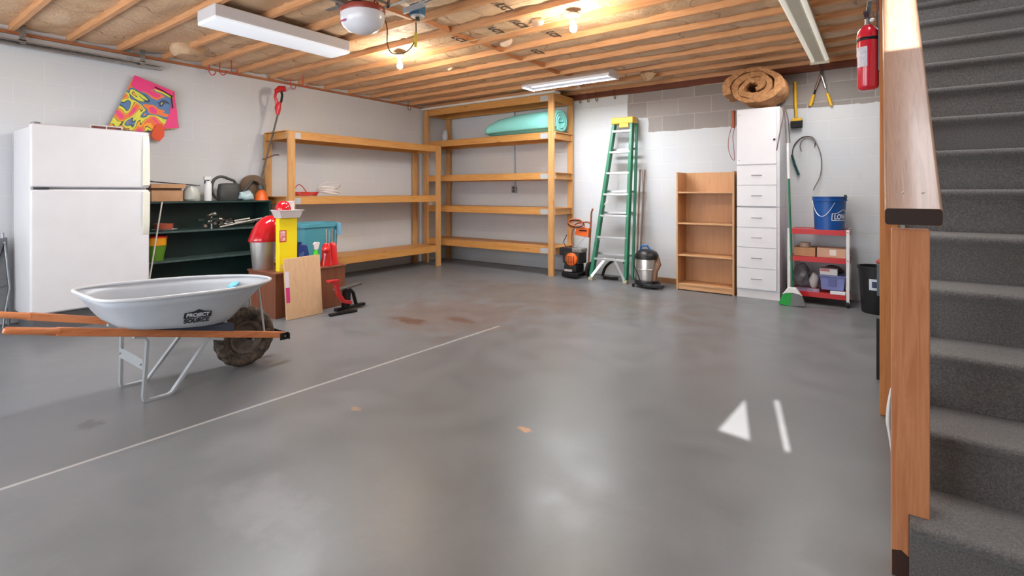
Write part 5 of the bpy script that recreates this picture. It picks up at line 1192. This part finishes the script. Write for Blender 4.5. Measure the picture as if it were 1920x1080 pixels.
# ------------------------------------------------------------------ black bin and things by the stair post
bn = thing('waste_bin', 'black plastic waste bin with a pale sticker, right of the cart', 'bin', (0, 6.25, 0))
cb = Vector((PZ(1645, 578).x - .0, 6.22, 0))
MB().lathe([(.125, 0), (.13, .01), (.158, .44), (.168, .44), (.17, .465), (.155, .465), (.12, .02), (0, .02)], cb, 36).build('body', mat('bin_black', (22, 23, 26), .45), bn)
dd = (Vector((0, 0, 0)) - cb).normalized(); aa = math.atan2(dd.y, dd.x) - .12
m_ = MB()
def bw(x, z): r_ = .13 + .028 * z / .44 + .0015; return cb + Vector((r_ * math.cos(aa + x / r_), r_ * math.sin(aa + x / r_), z))
def patch(x0_, x1_, z0_, z1_, e):
    m_ = MB(); n_ = 6
    for i in range(n_):
        xa, xb2 = x0_ + (x1_ - x0_) * i / n_, x0_ + (x1_ - x0_) * (i + 1) / n_
        vs_ = [bw(xa, z0_), bw(xb2, z0_), bw(xb2, z1_), bw(xa, z1_)]
        m_.add([p_ + (p_ - cb - Vector((0, 0, p_.z))).normalized() * e for p_ in vs_], [(0, 1, 2, 3)])
    return m_
patch(-.05, .05, .24, .35, 0).build('sticker', mat('pale_sticker', (196, 208, 222), .5), bn)
patch(-.025, .03, .265, .325, .001).build('sticker_print', mat('navy_print', (52, 62, 96), .5), bn)
gx = PT(1648, 540, 5.9)
tag(MB().box((-.02, 5.9, .22), (.06, 5.93, .52)).build('grey_panel', mat('slate_plastic', (92, 100, 106), .5), bevel=.004).__class__ and bpy.data.objects['grey_panel'], 'narrow slate grey plastic panel beside the black bin, half hidden by the post', 'panel')
tag(MB().ball((.035, 6.3, .50), .05, 1.2, 1, .8).jitter(.015, 15).build('rag', mat('red_rag', (170, 84, 76), .8)), 'small reddish rag on the black bin, half hidden by the post', 'rag')
bpn = PZ(1646, 712)
tag(MB().box((bpn.x - .008, bpn.y, 0), (bpn.x + .045, bpn.y + .02, .39)).build('black_board', mat('matt_black', (24, 25, 24), .7), bevel=.003), 'narrow black board standing on the floor left of the support post', 'board')
wp = thing('white_scoop', 'white curved plastic scoop standing behind the newel post', 'scoop', (.03, 2.72, 0))
zc3 = [PZ(1672, 853, 0.03)]
MB().tube([PT(1671, 728, 2.62), PT(1667, 760, 2.62), PT(1666, 790, 2.62), PT(1669, 815, 2.62), PT(1672, 845, 2.62)], [.006, .016, .02, .015, .008], 12, flat=.5).build('blade', white_p, wp)
MB().cyl(PT(1672, 845, 2.62), Vector((.045, 2.62, 0)), .006).build('handle', galv, wp)
# ------------------------------------------------------------------ fire extinguisher on the support post
fe = thing('fire_extinguisher', 'red fire extinguisher with white label hung on the side of the support post', 'fire extinguisher', (-.052, 3.41, 1.78))
fc_ = (-.052, 3.41, 1.765)
MB().lathe([(.03, 0), (.045, .008), (.05, .02), (.05, .30), (.045, .33), (.028, .352), (.018, .36), (0, .36)], fc_, 30).build('cylinder', mat('extinguisher_red', (216, 34, 56), .25, coat=.5), fe)
MB().lathe([(.0505, .27), (.052, .272), (.052, .285), (.0505, .287)], fc_, 30).build('strap', blk, fe)
m_ = MB(); n_ = 10
for i in range(n_):
    a1_, a2_ = -2.75 + 1.15 * i / n_, -2.75 + 1.15 * (i + 1) / n_
    m_.add([(fc_[0] + .0507 * math.cos(a_), fc_[1] + .0507 * math.sin(a_), fc_[2] + z_) for a_, z_ in ((a1_, .125), (a2_, .125), (a2_, .235), (a1_, .235))], [(0, 1, 2, 3)])
m_.build('label', mat('label_print', (232, 230, 238), .5, var=(190, 188, 206), scale=60), fe)
MB().cyl((fc_[0], fc_[1], fc_[2] + .36), (fc_[0], fc_[1], fc_[2] + .40), .014).build('valve', galv, fe)
MB().prism([(fc_[0] - .012, 3.39, fc_[2] + .395), (fc_[0] + .012, 3.39, fc_[2] + .395), (fc_[0] + .02, 3.33, fc_[2] + .47), (fc_[0] - .0, 3.33, fc_[2] + .47)], (0, .04, .01)).build('lever', galv, fe, bevel=.003)
MB().bar((fc_[0], 3.42, fc_[2] + .39), (fc_[0] - .01, 3.35, fc_[2] + .42), .02, .01).build('handle', mat('dark_lever', (90, 94, 100), .4, .6), fe)
MB().box((-.006, 3.385, fc_[2] + .1), (.002, 3.435, fc_[2] + .42)).build('wall_bracket', galv, fe)
MB().ball((fc_[0] + .02, 3.375, fc_[2] + .375), .012).build('gauge', white_p, fe)
